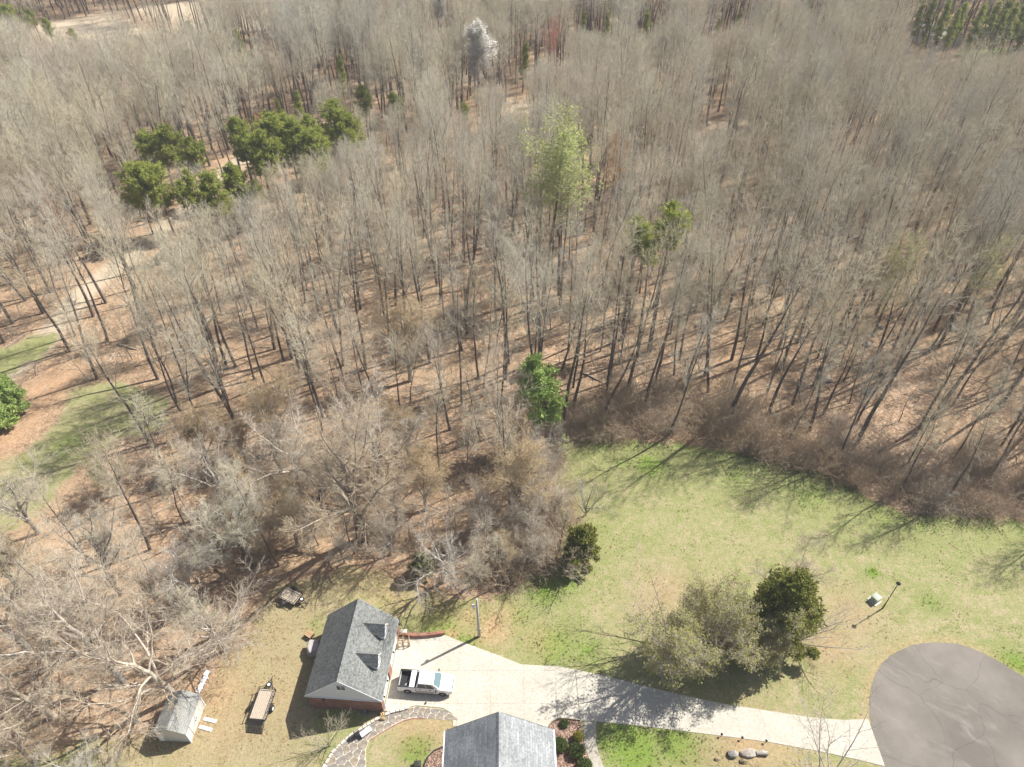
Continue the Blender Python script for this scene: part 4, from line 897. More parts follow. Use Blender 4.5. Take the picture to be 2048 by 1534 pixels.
# ------------------------------------------------------------------ garage
GA = thing('garage', 'brick and white-sided garage with a dark shingle roof and two dormers, beside the white pickup', 'garage', (-16.5, 36.6, 0), -.07)
HE, HR, HW, HL = 2.73, 6.45, 3.9, 4.45          # eave, ridge, half width at the eaves, half length
WW, WL = 3.76, 4.33                              # half size of the walls
def gable_roof(name, he, hr, hw, hl, mat, parent, th=.14, trim=None):
    k = (hr - he) / hw; out = []
    for sx in (-1, 1):
        m = MB(); e = (sx * hw, he); r = (0, hr)
        n = Vector((sx * (hr - he), 0, hw)).normalized() * th
        P = [Vector((e[0], -hl, e[1])), Vector((e[0], hl, e[1])), Vector((sx * .002, hl, r[1])), Vector((sx * .002, -hl, r[1]))]
        Q = [p - Vector((0, 0, th)) for p in P]
        m.add(P + Q, [(0, 1, 2, 3) if sx > 0 else (3, 2, 1, 0), (4, 5, 6, 7), (0, 1, 5, 4), (1, 2, 6, 5), (2, 3, 7, 6), (3, 0, 4, 7)])
        out.append(m.build(name, mat, parent))
    return out
rf = gable_roof('roof_slope', HE, HR, HW, HL, M['shingle'], GA)
cap = MB()
for i in range(20):
    y0 = -HL + i * 2 * HL / 20; cap.add([(-.17, y0, HR - .115), (0, y0, HR + .045), (.17, y0, HR - .115), (-.17, y0 + .46, HR - .135), (0, y0 + .46, HR + .025), (.17, y0 + .46, HR - .135)], [(0, 1, 4, 3), (1, 2, 5, 4)])
cap.build('ridge_cap', M['shingle'], GA)
# walls: brick below the eaves on the gable ends and the back, siding in the gables
MB().box((0, -WL + .11, HE / 2 - .1), (2 * WW, .22, HE - .2)).build('brick_wall', M['brickx'], GA)
MB().box((0, WL - .11, HE / 2 - .1), (2 * WW, .22, HE - .2)).build('brick_wall', M['brickx'], GA)
MB().box((-WW + .11, 0, HE / 2 - .1), (.22, 2 * WL - .46, HE - .2)).build('brick_wall', M['bricky'], GA)
kk = (HR - HE) / HW
def gable_panel(y, sy, hw, zb):
    zt = HR - .17; pts = [(-hw, y, zb), (hw, y, zb), (hw, y, HR - kk * hw - .17), (0, y, zt), (-hw, y, HR - kk * hw - .17)]
    q = [(p[0], y - sy * .18, p[2]) for p in pts]; n = 5
    return MB().add(pts + q, [tuple(range(n)), tuple(range(n, 2 * n))[::-1]] + [(i, (i + 1) % n, n + (i + 1) % n, n + i) for i in range(n)])
gable_panel(-WL - .03, -1, WW + .05, HE - .2).build('gable_siding', M['siding'], GA); gable_panel(WL + .03, 1, WW + .05, HE - .2).build('gable_siding', M['siding'], GA)
MB().box((0, -WL - .03, HE - .26), (2 * WW + .16, .12, .13)).build('water_table', M['fascia'], GA)
# rake boards along the gable ends and fascia at the eaves
for sy in (-1, 1):
    for sx in (-1, 1):
        a, b = Vector((sx * (HW + .01), sy * (HL + .012), HE - .17)), Vector((0, sy * (HL + .012), HR - .17)); m = MB(); d = Vector((0, 0, .155)); w = Vector((0, sy * .03, 0))
        m.add([a, b, b + d, a + d, a + w, b + w, b + d + w, a + d + w], [(0, 1, 2, 3), (4, 5, 6, 7), (0, 1, 5, 4), (2, 3, 7, 6), (3, 0, 4, 7), (1, 2, 6, 5)]); m.build('rake_board', M['fascia'] if sy < 0 else M['trim_grey'], GA)
for sx in (-1, 1): MB().box((sx * (HW + .015), 0, HE - .12), (.03, 2 * HL, .10)).build('fascia', M['trim_grey'], GA)
# door side: three brick piers with two white doors between, white header over them
for yc, w in ((-WL + .45, .44), (-.45, .95), (WL - .3, .6)):
    MB().box((WW - .11, yc, 1.1), (.26, w, 2.2)).build('brick_pier', M['bricky'], GA)
MB().box((WW - .10, 0, 2.38), (.2, 2 * WL - .46, .34)).build('header', M['white'], GA)
for ya, yb in ((-WL + .68, -.93), (.03, WL - .61)):
    dr = MB().box((WW - .16, (ya + yb) / 2, .04), (.04, yb - ya - .01, .02)).build('garage_door', M['white'], GA)
    for r_ in range(4):
        for c_ in range(4):
            wd = (yb - ya) / 4; MB().box((WW - .15, ya + wd * (c_ + .5), .32 + r_ * .53), (.05, wd - .03, .50)).build('door_panel', M['white'], dr)
for y in (-3.75, -2.1, .98, 4.2):
    l = MB().box((WW + .10, y, 2.30), (.16, .10, .10)).build('wall_lamp', M['black'], GA); MB().lathe([(.02, .1), (.07, .06), (.10, -.10), (.03, -.14)], 8, (WW + .20, y, 2.22)).build('lamp_shade', M['black'], l)
l = MB().box((-2.04, -WL - .09, 2.42), (.10, .14, .10)).build('wall_lamp', M['black'], GA); MB().lathe([(.02, .1), (.08, .05), (.11, -.12)], 8, (-2.04, -WL - .20, 2.36)).build('lamp_shade', M['black'], l)
vn = MB().box((.12, -WL - .05, 4.88), (.96, .06, .86)).build('gable_window', M['fascia'], GA)
for sx in (-1, 1):
    for sz in (-1, 1): MB().box((.12 + sx * .215, -WL - .082, 4.88 + sz * .19), (.37, .02, .33)).build('pane', M['glass'], vn)
# dormers
for vc in (2.18, -1.12):
    D = empty('dormer', (0, vc, 0)); D.parent = GA
    uf, hw_, ze, zr = 3.06, .64, 4.66, 5.62; rz = lambda u: HR - kk * u
    ub_r, ub_e = (HR - zr) / kk, (HR - ze) / kk
    m = MB()
    for sy in (-1, 1):
        th = .07; e = .1; A = Vector((uf + .14, 0, zr)); B = Vector((uf + .14, sy * (hw_ + e), ze - e * (zr - ze) / hw_)); C = Vector((ub_e - .12, sy * (hw_ + e), ze - e * (zr - ze) / hw_)); D_ = Vector((ub_r - .06, 0, zr)); dn = Vector((0, 0, -th))
        A2, B2, C2, D2 = A + dn, B + dn, C + dn, D_ + dn
        mm = MB().add([A, B, C, D_, A2, B2, C2, D2], [(0, 1, 2, 3), (4, 5, 6, 7), (0, 1, 5, 4), (1, 2, 6, 5), (2, 3, 7, 6)]); mm.build('dormer_roof', M['shingle'], D)
        # cheek wall: triangle from the roof up to the dormer eave
        y = sy * hw_; q = [(uf, y, rz(uf) - .05), (uf, y, ze - .03), (ub_e, y, ze - .03)]; qi = [(a, y - sy * .08, c) for a, _b, c in q]
        MB().add(q + qi, [(0, 1, 2), (3, 4, 5), (0, 1, 4, 3), (1, 2, 5, 4), (2, 0, 3, 5)]).build('cheek_wall', M['siding'], D)
    fr = [(uf, -hw_, rz(uf) - .05), (uf, hw_, rz(uf) - .05), (uf, hw_, ze - .03), (uf, 0, zr - .09), (uf, -hw_, ze - .03)]; fi = [(uf - .08, b, c) for a, b, c in fr]
    MB().add(fr + fi, [(0, 1, 2, 3, 4), (9, 8, 7, 6, 5)] + [(i, (i + 1) % 5, 5 + (i + 1) % 5, 5 + i) for i in range(5)]).build('front_wall', M['white'], D)
    w = MB()
    for c, d in (((uf + .03, 0, 3.66), (.06, .86, .06)), ((uf + .03, 0, 4.70), (.06, .86, .06)), ((uf + .03, -.40, 4.18), (.06, .06, .98)), ((uf + .03, .40, 4.18), (.06, .06, .98)), ((uf + .03, 0, 4.18), (.05, .74, .04))): w.box(c, d)
    w.build('window_frame', M['white'], D); MB().box((uf + .008, 0, 4.18), (.03, .72, .94)).build('window_pane', M['glass'], D)
    for sy in (-1, 1):
        a, b = Vector((uf + .142, sy * (hw_ + .1), ze - .27)), Vector((uf + .142, 0, zr - .13)); d = Vector((0, 0, .13)); o_ = Vector((.03, 0, 0))
        MB().add([a, b, b + d, a + d, a + o_, b + o_, b + d + o_, a + d + o_], [(0, 1, 2, 3), (4, 5, 6, 7), (0, 1, 5, 4), (2, 3, 7, 6), (3, 0, 4, 7)]).build('rake_trim', M['white'], D)
MB().box((WW + .26, -4.2, 1.3), (.07, .09, 2.5)).build('downspout', M['fascia'], GA)

# ------------------------------------------------------------------ main house at the bottom edge
HO = thing('house', 'large two-tone grey shingle roof of the house cut off by the bottom edge', 'house', (-1.06, 20.0, 0), .012)
ho_e, ho_r, ho_w, ho_l = 6.0, 9.78, 4.95, 7.75
gable_roof('roof_slope', ho_e, ho_r, ho_w, ho_l, M['shingle_house'], HO, .18)
cap = MB()
for i in range(34):
    y0 = -ho_l + i * 2 * ho_l / 34; cap.add([(-.2, y0, ho_r - .125), (0, y0, ho_r + .05), (.2, y0, ho_r - .125), (-.2, y0 + .48, ho_r - .145), (0, y0 + .48, ho_r + .03), (.2, y0 + .48, ho_r - .145)], [(0, 1, 4, 3), (1, 2, 5, 4)])
cap.build('ridge_cap', M['shingle_house'], HO)
for sx in (-1, 1):
    gt = MB().box((sx * (ho_w + .065), 0, ho_e - .09), (.12, 2 * ho_l, .12)).build('gutter', M['white'], HO)
    for i in range(12): MB().box((sx * (ho_w + .07), -ho_l + .6 + i * 1.3, ho_e - .02), (.13, .03, .03)).build('gutter_strap', M['steel'], gt)
for sx in (-1, 1): MB().box((sx * (ho_w - .46), 0, ho_e / 2 - .15), (.24, 2 * ho_l - .7, ho_e - .3)).build('brick_wall', M['bricky'], HO)
for sy in (-1, 1):
    y = sy * (ho_l - .35); hw2 = ho_w - .35; k2 = (ho_r - ho_e) / ho_w; pts = [(-hw2, y, 0), (hw2, y, 0), (hw2, y, ho_r - k2 * hw2 - .22), (0, y, ho_r - .22), (-hw2, y, ho_r - k2 * hw2 - .22)]; q = [(a, y - sy * .2, c) for a, b, c in pts]
    MB().add(pts + q, [(0, 1, 2, 3, 4), (9, 8, 7, 6, 5)] + [(i, (i + 1) % 5, 5 + (i + 1) % 5, 5 + i) for i in range(5)]).build('gable_wall', M['brickx'], HO)
    for sx in (-1, 1):
        a, b = Vector((sx * (ho_w + .01), sy * (ho_l + .012), ho_e - .22)), Vector((0, sy * (ho_l + .012), ho_r - .22)); d = Vector((0, 0, .2)); w = Vector((0, sy * .03, 0))
        MB().add([a, b, b + d, a + d, a + w, b + w, b + d + w, a + d + w], [(0, 1, 2, 3), (4, 5, 6, 7), (0, 1, 5, 4), (2, 3, 7, 6), (3, 0, 4, 7)]).build('rake_board', M['darksteel'], HO)

# ------------------------------------------------------------------ pickup truck
T = thing('pickup_truck', 'white crew-cab pickup with an open black-lined bed, parked on the concrete before the garage', 'pickup truck', (-8.90, 34.72, .045), -.082)
def profile_body(pts, y0, y1, mat, name, bevel=.035, taper=None, mi=None):
    n = len(pts); m = MB(); V = []
    for y in (y0, y1):
        for x, z in pts:
            yy = y * (1 - (taper(x, z) if taper else 0)); V.append((x, yy, z))
    m.add(V, [tuple(range(n)), tuple(range(n, 2 * n))[::-1]] + [(i, (i + 1) % n, n + (i + 1) % n, n + i) for i in range(n)])
    return m.build(name, mat, T, bevel)
def arch(xc, r, zc, n=9): return [(xc + r * math.cos(math.pi * (1 - i / (n - 1))), zc + r * math.sin(math.pi * (1 - i / (n - 1)))) for i in range(n)]
XF, XR, WR = 1.82, -1.83, .40
frontpts = [(-.96, .42)] + [(XF - .60, .42)] + [(x, z) for x, z in arch(XF, .47, .42)] + [(2.52, .45), (2.74, .52), (2.80, .80), (2.78, .98), (2.70, 1.08), (2.4, 1.17), (2.0, 1.22), (1.7, 1.25), (1.5, 1.28), (.5, 1.30), (-.96, 1.30)]
tp_ = lambda x, z: (.02 if z > 1.1 else 0) + (max(0, (x - 2.05) / .75) ** 2 * .14) + (.02 if z < .6 else 0)
profile_body(frontpts, -.97, .97, M['paint'], 'body', .05, tp_)
rearpts = [(-2.80, .55), (-2.42, .50), (XR - .50, .46)] + arch(XR, .47, .44) + [(XR + .60, .42), (-.985, .42), (-.985, 1.34), (-2.80, 1.34)]
for s in (-1, 1):
    bs = profile_body(rearpts, s * .80, s * .97, M['paint'], 'bed_side', .025); MB().box((-1.89, s * .885, 1.352), (1.82, .15, .03)).build('rail_cap', M['black'], bs)
MB().box((-1.9, 0, .80), (1.76, 1.585, .06)).build('bed_liner', M['black'], T)
MB().box((-1.02, 0, 1.06), (.07, 1.585, .52)).build('bed_front', M['black'], T)
tg = MB().box((-2.765, 0, 1.04), (.08, 1.585, .58)).build('tailgate', M['paint'], T, .02); MB().box((-2.765, 0, 1.345), (.09, 1.58, .03)).build('gate_cap', M['black'], tg)
for s in (-1, 1):
    MB().box((XR, s * .70, .95), (.80, .19, .24)).build('wheel_hump', M['black'], T, .04); MB().box((-1.9, s * .79, 1.08), (1.7, .012, .50)).build('liner_wall', M['black'], T)
MB().box((-1.34, 0, 1.30), (.56, 1.80, .18)).build('toolbox', M['paint'], T, .03)
# cab
def frustum(base, top, mi=0):
    return MB().add(base + top, [(3, 2, 1, 0), (4, 5, 6, 7), (0, 1, 5, 4), (1, 2, 6, 5), (2, 3, 7, 6), (3, 0, 4, 7)], mi)
zb, zt = 1.27, 1.90
B_ = [(-.93, -.92, zb), (1.58, -.92, zb), (1.58, .92, zb), (-.93, .92, zb)]; T_ = [(-.70, -.72, zt), (.86, -.72, zt), (.86, .72, zt), (-.70, .72, zt)]
frustum(B_, T_).build('cab', M['paint'], T, .06)
def on_face(a, b, c, d, u0, u1, w0, w1, off):
    """quad inside face a-b-c-d (a,b low edge; d,c top edge), lifted by off along the normal"""
    a, b, c, d = map(Vector, (a, b, c, d)); f = lambda u, w: a.lerp(b, u).lerp(d.lerp(c, u), w); n = (b - a).cross(d - a).normalized()
    Q = [f(u0, w0), f(u1, w0), f(u1, w1), f(u0, w1)]; return [q + n * off for q in Q] + [q - n * .02 for q in Q]
CF = [(0, 1, 2, 3), (0, 1, 5, 4), (1, 2, 6, 5), (2, 3, 7, 6), (3, 0, 4, 7)]
MB().add(on_face(B_[1], B_[2], T_[2], T_[1], .05, .95, .06, .95, .012), CF).build('windshield', M['screen'], T)
MB().add(on_face(B_[3], B_[0], T_[0], T_[3], .10, .90, .12, .90, .012), CF).build('rear_window', M['glass'], T)
for A, Bq, C, D_ in ((B_[0], B_[1], T_[1], T_[0]), (B_[2], B_[3], T_[3], T_[2])):
    fw = A is B_[0]
    for u0, u1 in ((.06, .44), (.47, .80)) if fw else ((.20, .53), (.56, .94)): MB().add(on_face(A, Bq, C, D_, u0, u1, .10, .88, .010), CF).build('side_window', M['glass'], T)
for s in (-1, 1):
    MB().box((-.01, s * .975, .60), (1.95, .03, .30)).build('lower_trim', M['paint_tan'], T)
    for x in (-.45, .55): MB().box((x, s * .982, 1.10), (.18, .03, .05)).build('door_handle', M['black'], T)
    for x in (-.93, .12, 1.22): MB().box((x, s * .968, .98), (.014, .012, .62)).build('door_seam', M['black'], T)
    mi_ = MB().box((1.16, s * 1.02, 1.30), (.06, .16, .05)).build('mirror', M['black'], T); MB().box((1.19, s * 1.15, 1.36), (.12, .22, .22)).build('mirror_head', M['black'], mi_, .03)
    MB().box((2.70, s * .70, .93), (.16, .30, .20)).build('headlight', M['lens'], T, .03); MB().box((2.66, s * .83, .93), (.16, .06, .16)).build('turn_signal', M['amber'], T, .01)
    MB().box((-2.79, s * .88, 1.05), (.05, .14, .36)).build('tail_light', M['redlens'], T, .01)
    for x in (XF, XR):
        Mx = Matrix.Rotation(math.pi / 2 * -s, 3, 'X'); wv = empty('wheel', (x, s * .86, WR)); wv.parent = T
        MB().lathe([(.24, -.12), (.36, -.13), (.395, -.10), (.40, 0), (.395, .10), (.36, .13), (.24, .12)], 22, M=Mx).build('tyre', M['rubber'], wv)
        rm = MB().lathe([(.26, .10), (.25, .06), (.02, .075), (.0, .078)], 20, M=Mx, mi=1).lathe([(.262, .12), (.255, .08)], 20, M=Mx)
        for k in range(6):
            a = k * math.pi / 3; rm.box((0, 0, .095), (.06, .235, .03), 0, 0, 1, (Mx @ Matrix.Rotation(a, 3, 'Z')).to_4x4() @ Matrix.Translation((0, .135, 0)))
        rm.lathe([(.07, .09), (.07, .125), (0, .128)], 10, M=Mx); rm.build('rim', [M['rim'], M['darksteel']], wv)
MB().box((2.79, 0, .90), (.08, 1.05, .22)).build('grille', M['darksteel'], T, .02); MB().box((2.82, 0, .62), (.16, 1.66, .22)).build('bumper', M['paint'], T, .05); MB().box((-2.86, 0, .62), (.16, 1.70, .20)).build('bumper', M['steel'], T, .04)
MB().box((0, 0, .46), (5.0, 1.2, .16)).build('chassis', M['darksteel'], T)
for y in (-.45, .45): MB().box((2.1, y, 1.205), (.8, .03, .03)).build('hood_crease', M['paint'], T)
h = thing('hose', 'pale curled cable lying in the open bed of the white pickup', 'cable', (-8.90, 34.72, .045), -.082)
MB().tube([(-2.3, -.6, .86), (-2.1, -.5, .87), (-1.95, -.3, .86), (-1.8, .0, .90), (-1.7, .25, .95), (-1.65, .45, .90)], .035, 5).tube([(-2.15, -.65, .86), (-2.0, -.55, .86), (-2.05, -.35, .86), (-2.2, -.4, .86)], .035, 5).build('cable', M['conc'], h)

# ------------------------------------------------------------------ flagstone walk with its stone edging
FP = empty('flagstone_path', (0, 0, 0)); tag(FP, kind='structure')
PO = GP([(590, 1640), (640, 1548), (667, 1504), (700, 1473), (744, 1445), (778, 1427), (831, 1413), (886, 1418.5), (903, 1429)])
PI = GP([(735, 1640), (732, 1548), (731.5, 1500), (738, 1480.5), (774, 1457.4), (804, 1441.5), (826, 1435.5), (872, 1438), (905.5, 1441)])
po, pi_ = resample(PO, 40), resample(PI, 40)
bedm = MB()
for i in range(39): bedm.poly(ccw([tuple(po[i]), tuple(po[i + 1]), tuple(pi_[i + 1]), tuple(pi_[i])]), -.06, .035)
bedm.build('mortar_bed', M['mortar'], FP)
OUT = ccw([tuple(p) for p in po] + [tuple(p) for p in pi_[::-1]]); OA = np.array(OUT)
seeds = []
for _ in range(2600):
    i = random.randrange(39); t = random.random(); p = po[i] * (1 - t) + pi_[i] * t; far_ = p[1] > 30.6
    rmin = random.choice((.5, .62, .8, .95))
    if sdist(p[None], OA)[0] > .16 and all((p[0] - q[0]) ** 2 + (p[1] - q[1]) ** 2 > rmin ** 2 for q in seeds): seeds.append(tuple(p))
for si, s in enumerate(seeds):
    cell = [(s[0] - 1.3, s[1] - 1.3), (s[0] + 1.3, s[1] - 1.3), (s[0] + 1.3, s[1] + 1.3), (s[0] - 1.3, s[1] + 1.3)]
    for q in seeds:
        if q == s or abs(q[0] - s[0]) > 2.6 or abs(q[1] - s[1]) > 2.6: continue
        d = np.array(q) - np.array(s); L_ = np.hypot(*d); n_ = d / L_; cell = clip(cell, tuple(np.array(s) + d / 2 - n_ * .032), tuple(n_))
    for edge in (po, pi_):
        j = int(np.argmin(np.hypot(*(edge - np.array(s)).T))); ax = edge[min(j + 1, 39)] - edge[max(j - 1, 0)]; n_ = np.array([-ax[1], ax[0]]) / np.hypot(*ax)
        if (edge[j] - np.array(s)) @ n_ < 0: n_ = -n_
        cell = clip(cell, tuple(edge[j] - n_ * .05), tuple(n_))
    if len(cell) < 3: continue
    sub = []
    for a, b in zip(cell, cell[1:] + cell[:1]):       # nibble the corners so that the stones are irregular
        sub += [(a[0] * .82 + b[0] * .18 + random.gauss(0, .012), a[1] * .82 + b[1] * .18 + random.gauss(0, .012)), (a[0] * .18 + b[0] * .82 + random.gauss(0, .012), a[1] * .18 + b[1] * .82 + random.gauss(0, .012))]
    cx, cy_ = sum(p[0] for p in sub) / len(sub), sum(p[1] for p in sub) / len(sub)
    MB().poly(ccw([(p[0] - cx, p[1] - cy_) for p in sub]), -.02, .018 + random.uniform(0, .015)).build('flagstone', M['flag'], FP).location = (cx, cy_, .045)
EW = thing('stone_edging', 'low pale stone edging curving along the outer side of the flagstone walk', 'edging', (0, 0, 0))
d_ = np.concatenate([[0], np.cumsum(np.hypot(*np.diff(po, axis=0).T))]); s = 0.
while s < d_[30] - .5:
    ln = random.uniform(.38, .62); a = np.array([np.interp(s + ln / 2, d_, po[:, 0]), np.interp(s + ln / 2, d_, po[:, 1])]); b = np.array([np.interp(s + ln / 2 + .05, d_, po[:, 0]), np.interp(s + ln / 2 + .05, d_, po[:, 1])]); an = math.atan2(*(b - a)[::-1])
    st = MB().box((0, 0, .09), (ln - .012, random.uniform(.24, .32), .30 + random.uniform(0, .05)), 0, 0, .93).build('edging_stone', M['coping'], EW, .025, 1); st.location = (a[0], a[1], .02); st.rotation_euler = (0, 0, an + random.gauss(0, .04)); s += ln
strip('brick_edging', [(738, 1481.5), (774, 1458.6), (804, 1442.7), (826, 1436.8), (850, 1437)], .10, 0, .05, M['brick'], 'thin rusty edging between the flagstone walk and the patchy grass', 'edging')

B = thing('stone_bench', 'white slab bench on the flagstone walk', 'bench', (-14.50, 29.88, .07), math.atan2(.72, .84))
MB().box((0, 0, .43), (1.15, .52, .09)).build('seat', M['white'], B, .015)
for x in (-.40, .40): MB().box((x, 0, .19), (.12, .40, .38)).build('leg', M['coping'], B)
g = G(716, 1472); Cc = thing('patio_chair', 'small dark metal chair at the lower end of the white bench', 'chair', (g.x, g.y, .07), .7)
MB().box((0, 0, .44), (.50, .48, .05)).build('seat', M['black'], Cc, .01); MB().box((-.24, 0, .72), (.05, .48, .50)).build('backrest', M['black'], Cc, .01)
for x in (-.21, .21):
    for y in (-.20, .20): MB().box((x, y, .21), (.04, .04, .42)).build('leg', M['black'], Cc)
for y in (-.26, .26): MB().box((0, y, .62), (.46, .05, .04)).build('armrest', M['black'], Cc)
def rock(name, label, px, py, size, mat, seed, rz=0., flat=.7, group=None, sub=3, cat='rock', xy=None):
    bm = bmesh.new(); bmesh.ops.create_icosphere(bm, subdivisions=sub, radius=1); r_ = random.Random(seed); ds = [(Vector((r_.gauss(0, 1), r_.gauss(0, 1), r_.gauss(0, 1))).normalized(), r_.uniform(.62, .95)) for _ in range(11)]
    for v in bm.verts:
        for d, k in ds:
            t = v.co.dot(d)
            if t > k: v.co -= d * (t - k) * .85
        v.co = Vector((v.co.x * size[0] / 2, v.co.y * size[1] / 2, max(v.co.z, -.5) * size[2] / 2))
    me = bpy.data.meshes.new(name); bm.to_mesh(me); bm.free(); me.materials.append(mat)
    g = G(px, py) if xy is None else Vector((xy[0], xy[1], 0)); o = link(name, me); o.location = (g.x, g.y, size[2] * .20); o.rotation_euler = (0, 0, rz); return tag(o, label, cat, group)
rock('rock', 'small dark stone at the garage end of the flagstone walk', 765, 1438, (.75, .55, .5), M['moss'], 3)
g = G(764, 1430); BL = thing('firewood_pile', 'little pile of split tan wood at the brick corner of the garage', 'firewood', (g.x, g.y, .03), .5)
for i, (x, y, z) in enumerate(((-.16, 0, .09), (.02, .02, .09), (.19, -.02, .09), (-.07, 0, .25), (.11, .02, .25))): MB().tube([(x, -.32, z), (x + .02, .34, z)], .088, 7).build('log', M['wood'], BL)
g = G(731, 1425.5); bk = thing('bucket', 'small pale blue bucket at the foot of the garage brick wall', 'bucket', (g.x, g.y - .1, 0)); MB().lathe([(.11, 0), (.15, .30), (.165, .31), (.155, .33), (.135, .05), (0, .05)], 14).build('pail', M['blue'], bk); MB().tube([(-.15, 0, .31), (-.08, 0, .42), (.08, 0, .42), (.15, 0, .31)], .01, 5).build('handle', M['steel'], bk)
g = G(836, 1531); ac = thing('electric_box', 'small dark green metal box at the bottom edge on the patchy grass', 'utility box', (g.x, g.y, 0), .05); MB().box((0, 0, .22), (.62, .5, .44)).build('case', M['shrub'], ac, .02); MB().box((0, 0, .47), (.68, .56, .05)).build('lid', M['darksteel'], ac, .01)

# ------------------------------------------------------------------ brick retaining wall, wooden rack and other things round the garage
RW = thing('retaining_wall', 'low curved red brick retaining wall between the garage corner and the grass', 'wall', (0, 0, 0))
rw = resample(GP([(801, 1270), (813.8, 1271.5), (829.5, 1273.5), (848.6, 1273), (867.7, 1271), (889.6, 1267.5)]), 60)
core = MB()
dd_ = np.concatenate([[0], np.cumsum(np.hypot(*np.diff(rw, axis=0).T))]); nb = 58
cm = MB().box((0, 0, .0), (.085, .34, .07)).build('brick', M['brick'], RW); cme = cm.data
for i in range(nb):
    s = dd_[-1] * (i + .5) / nb; a = np.array([np.interp(s, dd_, rw[:, 0]), np.interp(s, dd_, rw[:, 1])]); b = np.array([np.interp(s + .05, dd_, rw[:, 0]), np.interp(s + .05, dd_, rw[:, 1])]); an = math.atan2(*(b - a)[::-1])
    o = cm if i == 0 else link('brick', cme, RW); o.location = (a[0], a[1], .475); o.rotation_euler = (random.gauss(0, .02), 0, an)
    core.box((a[0], a[1], .21), (dd_[-1] / nb + .006, .27, .46), an)
core.build('wall_core', M['bricky'], RW)
g = G(808.5, 1269); MB().box((0, 0, 0), (.70, .42, .07)).build('cap_slab', M['conc'], RW, .01).location = (g.x, g.y + .1, .56)
g = G(808, 1286); RK = thing('wooden_rack', 'open wooden frame rack standing at the garage corner below the brick wall', 'rack', (g.x, g.y, .045), .15)
for x in (-.62, .62):
    for y in (-.5, .5): MB().box((x, y, .45), (.09, .09, .9)).build('post', M['wood'], RK)
for y in (-.5, .5):
    for z in (.12, .88): MB().box((0, y + .068, z), (1.36, .045, .09)).build('rail', M['wood'], RK)
for x in (-.62, 0, .62):
    for z in (.20, .80): MB().box((x + .0, 0, z), (.045, .90, .09)).build('crossbar', M['wood'], RK)
TP = thing('covered_pallet', 'pallet heap under a crumpled grey tarp against the back wall of the garage', 'pallet', (-16.5 - 4.95, 36.6 + 2.0, 0), .2)
bm = bmesh.new(); bmesh.ops.create_icosphere(bm, subdivisions=4, radius=1); r_ = random.Random(5)
for v in bm.verts:
    c = v.co; q = Vector((max(-1, min(1, c.x * 1.5)), max(-1, min(1, c.y * 1.5)), max(-1, min(1, c.z * 1.3)))); n_ = math.sin(c.x * 7 + c.z * 5) * .05 + math.sin(c.y * 11 - c.z * 6) * .04 + r_.gauss(0, .02); q *= 1 + n_; v.co = Vector((q.x * .62, q.y * .72, .66 + q.z * .52))
me = bpy.data.meshes.new('tarp'); bm.to_mesh(me); bm.free(); me.materials.append(M['tarp']); link('tarp', me, TP)
for y in (-.5, 0, .5): MB().box((0, y, .06), (1.2, .1, .12)).build('runner', M['wood'], TP)
g = G(620, 1272); CR = thing('wooden_crate', 'little wooden slatted crate on the grass behind the garage', 'crate', (g.x, g.y, 0), -.55)
for y in (-.28, -.1, .1, .28): MB().box((0, y, .50), (.82, .15, .03)).build('top_slat', M['wood'], CR)
for s_ in (-1, 1):
    for z in (.12, .30): MB().box((0, s_ * .36, z), (.80, .03, .13)).build('side_slat', M['wooddark'], CR); MB().box((s_ * .38, 0, z), (.03, .68, .13)).build('side_slat', M['wooddark'], CR)
    for q in (-1, 1): MB().box((s_ * .33, q * .31, .24), (.06, .06, .48)).build('post', M['wooddark'], CR)

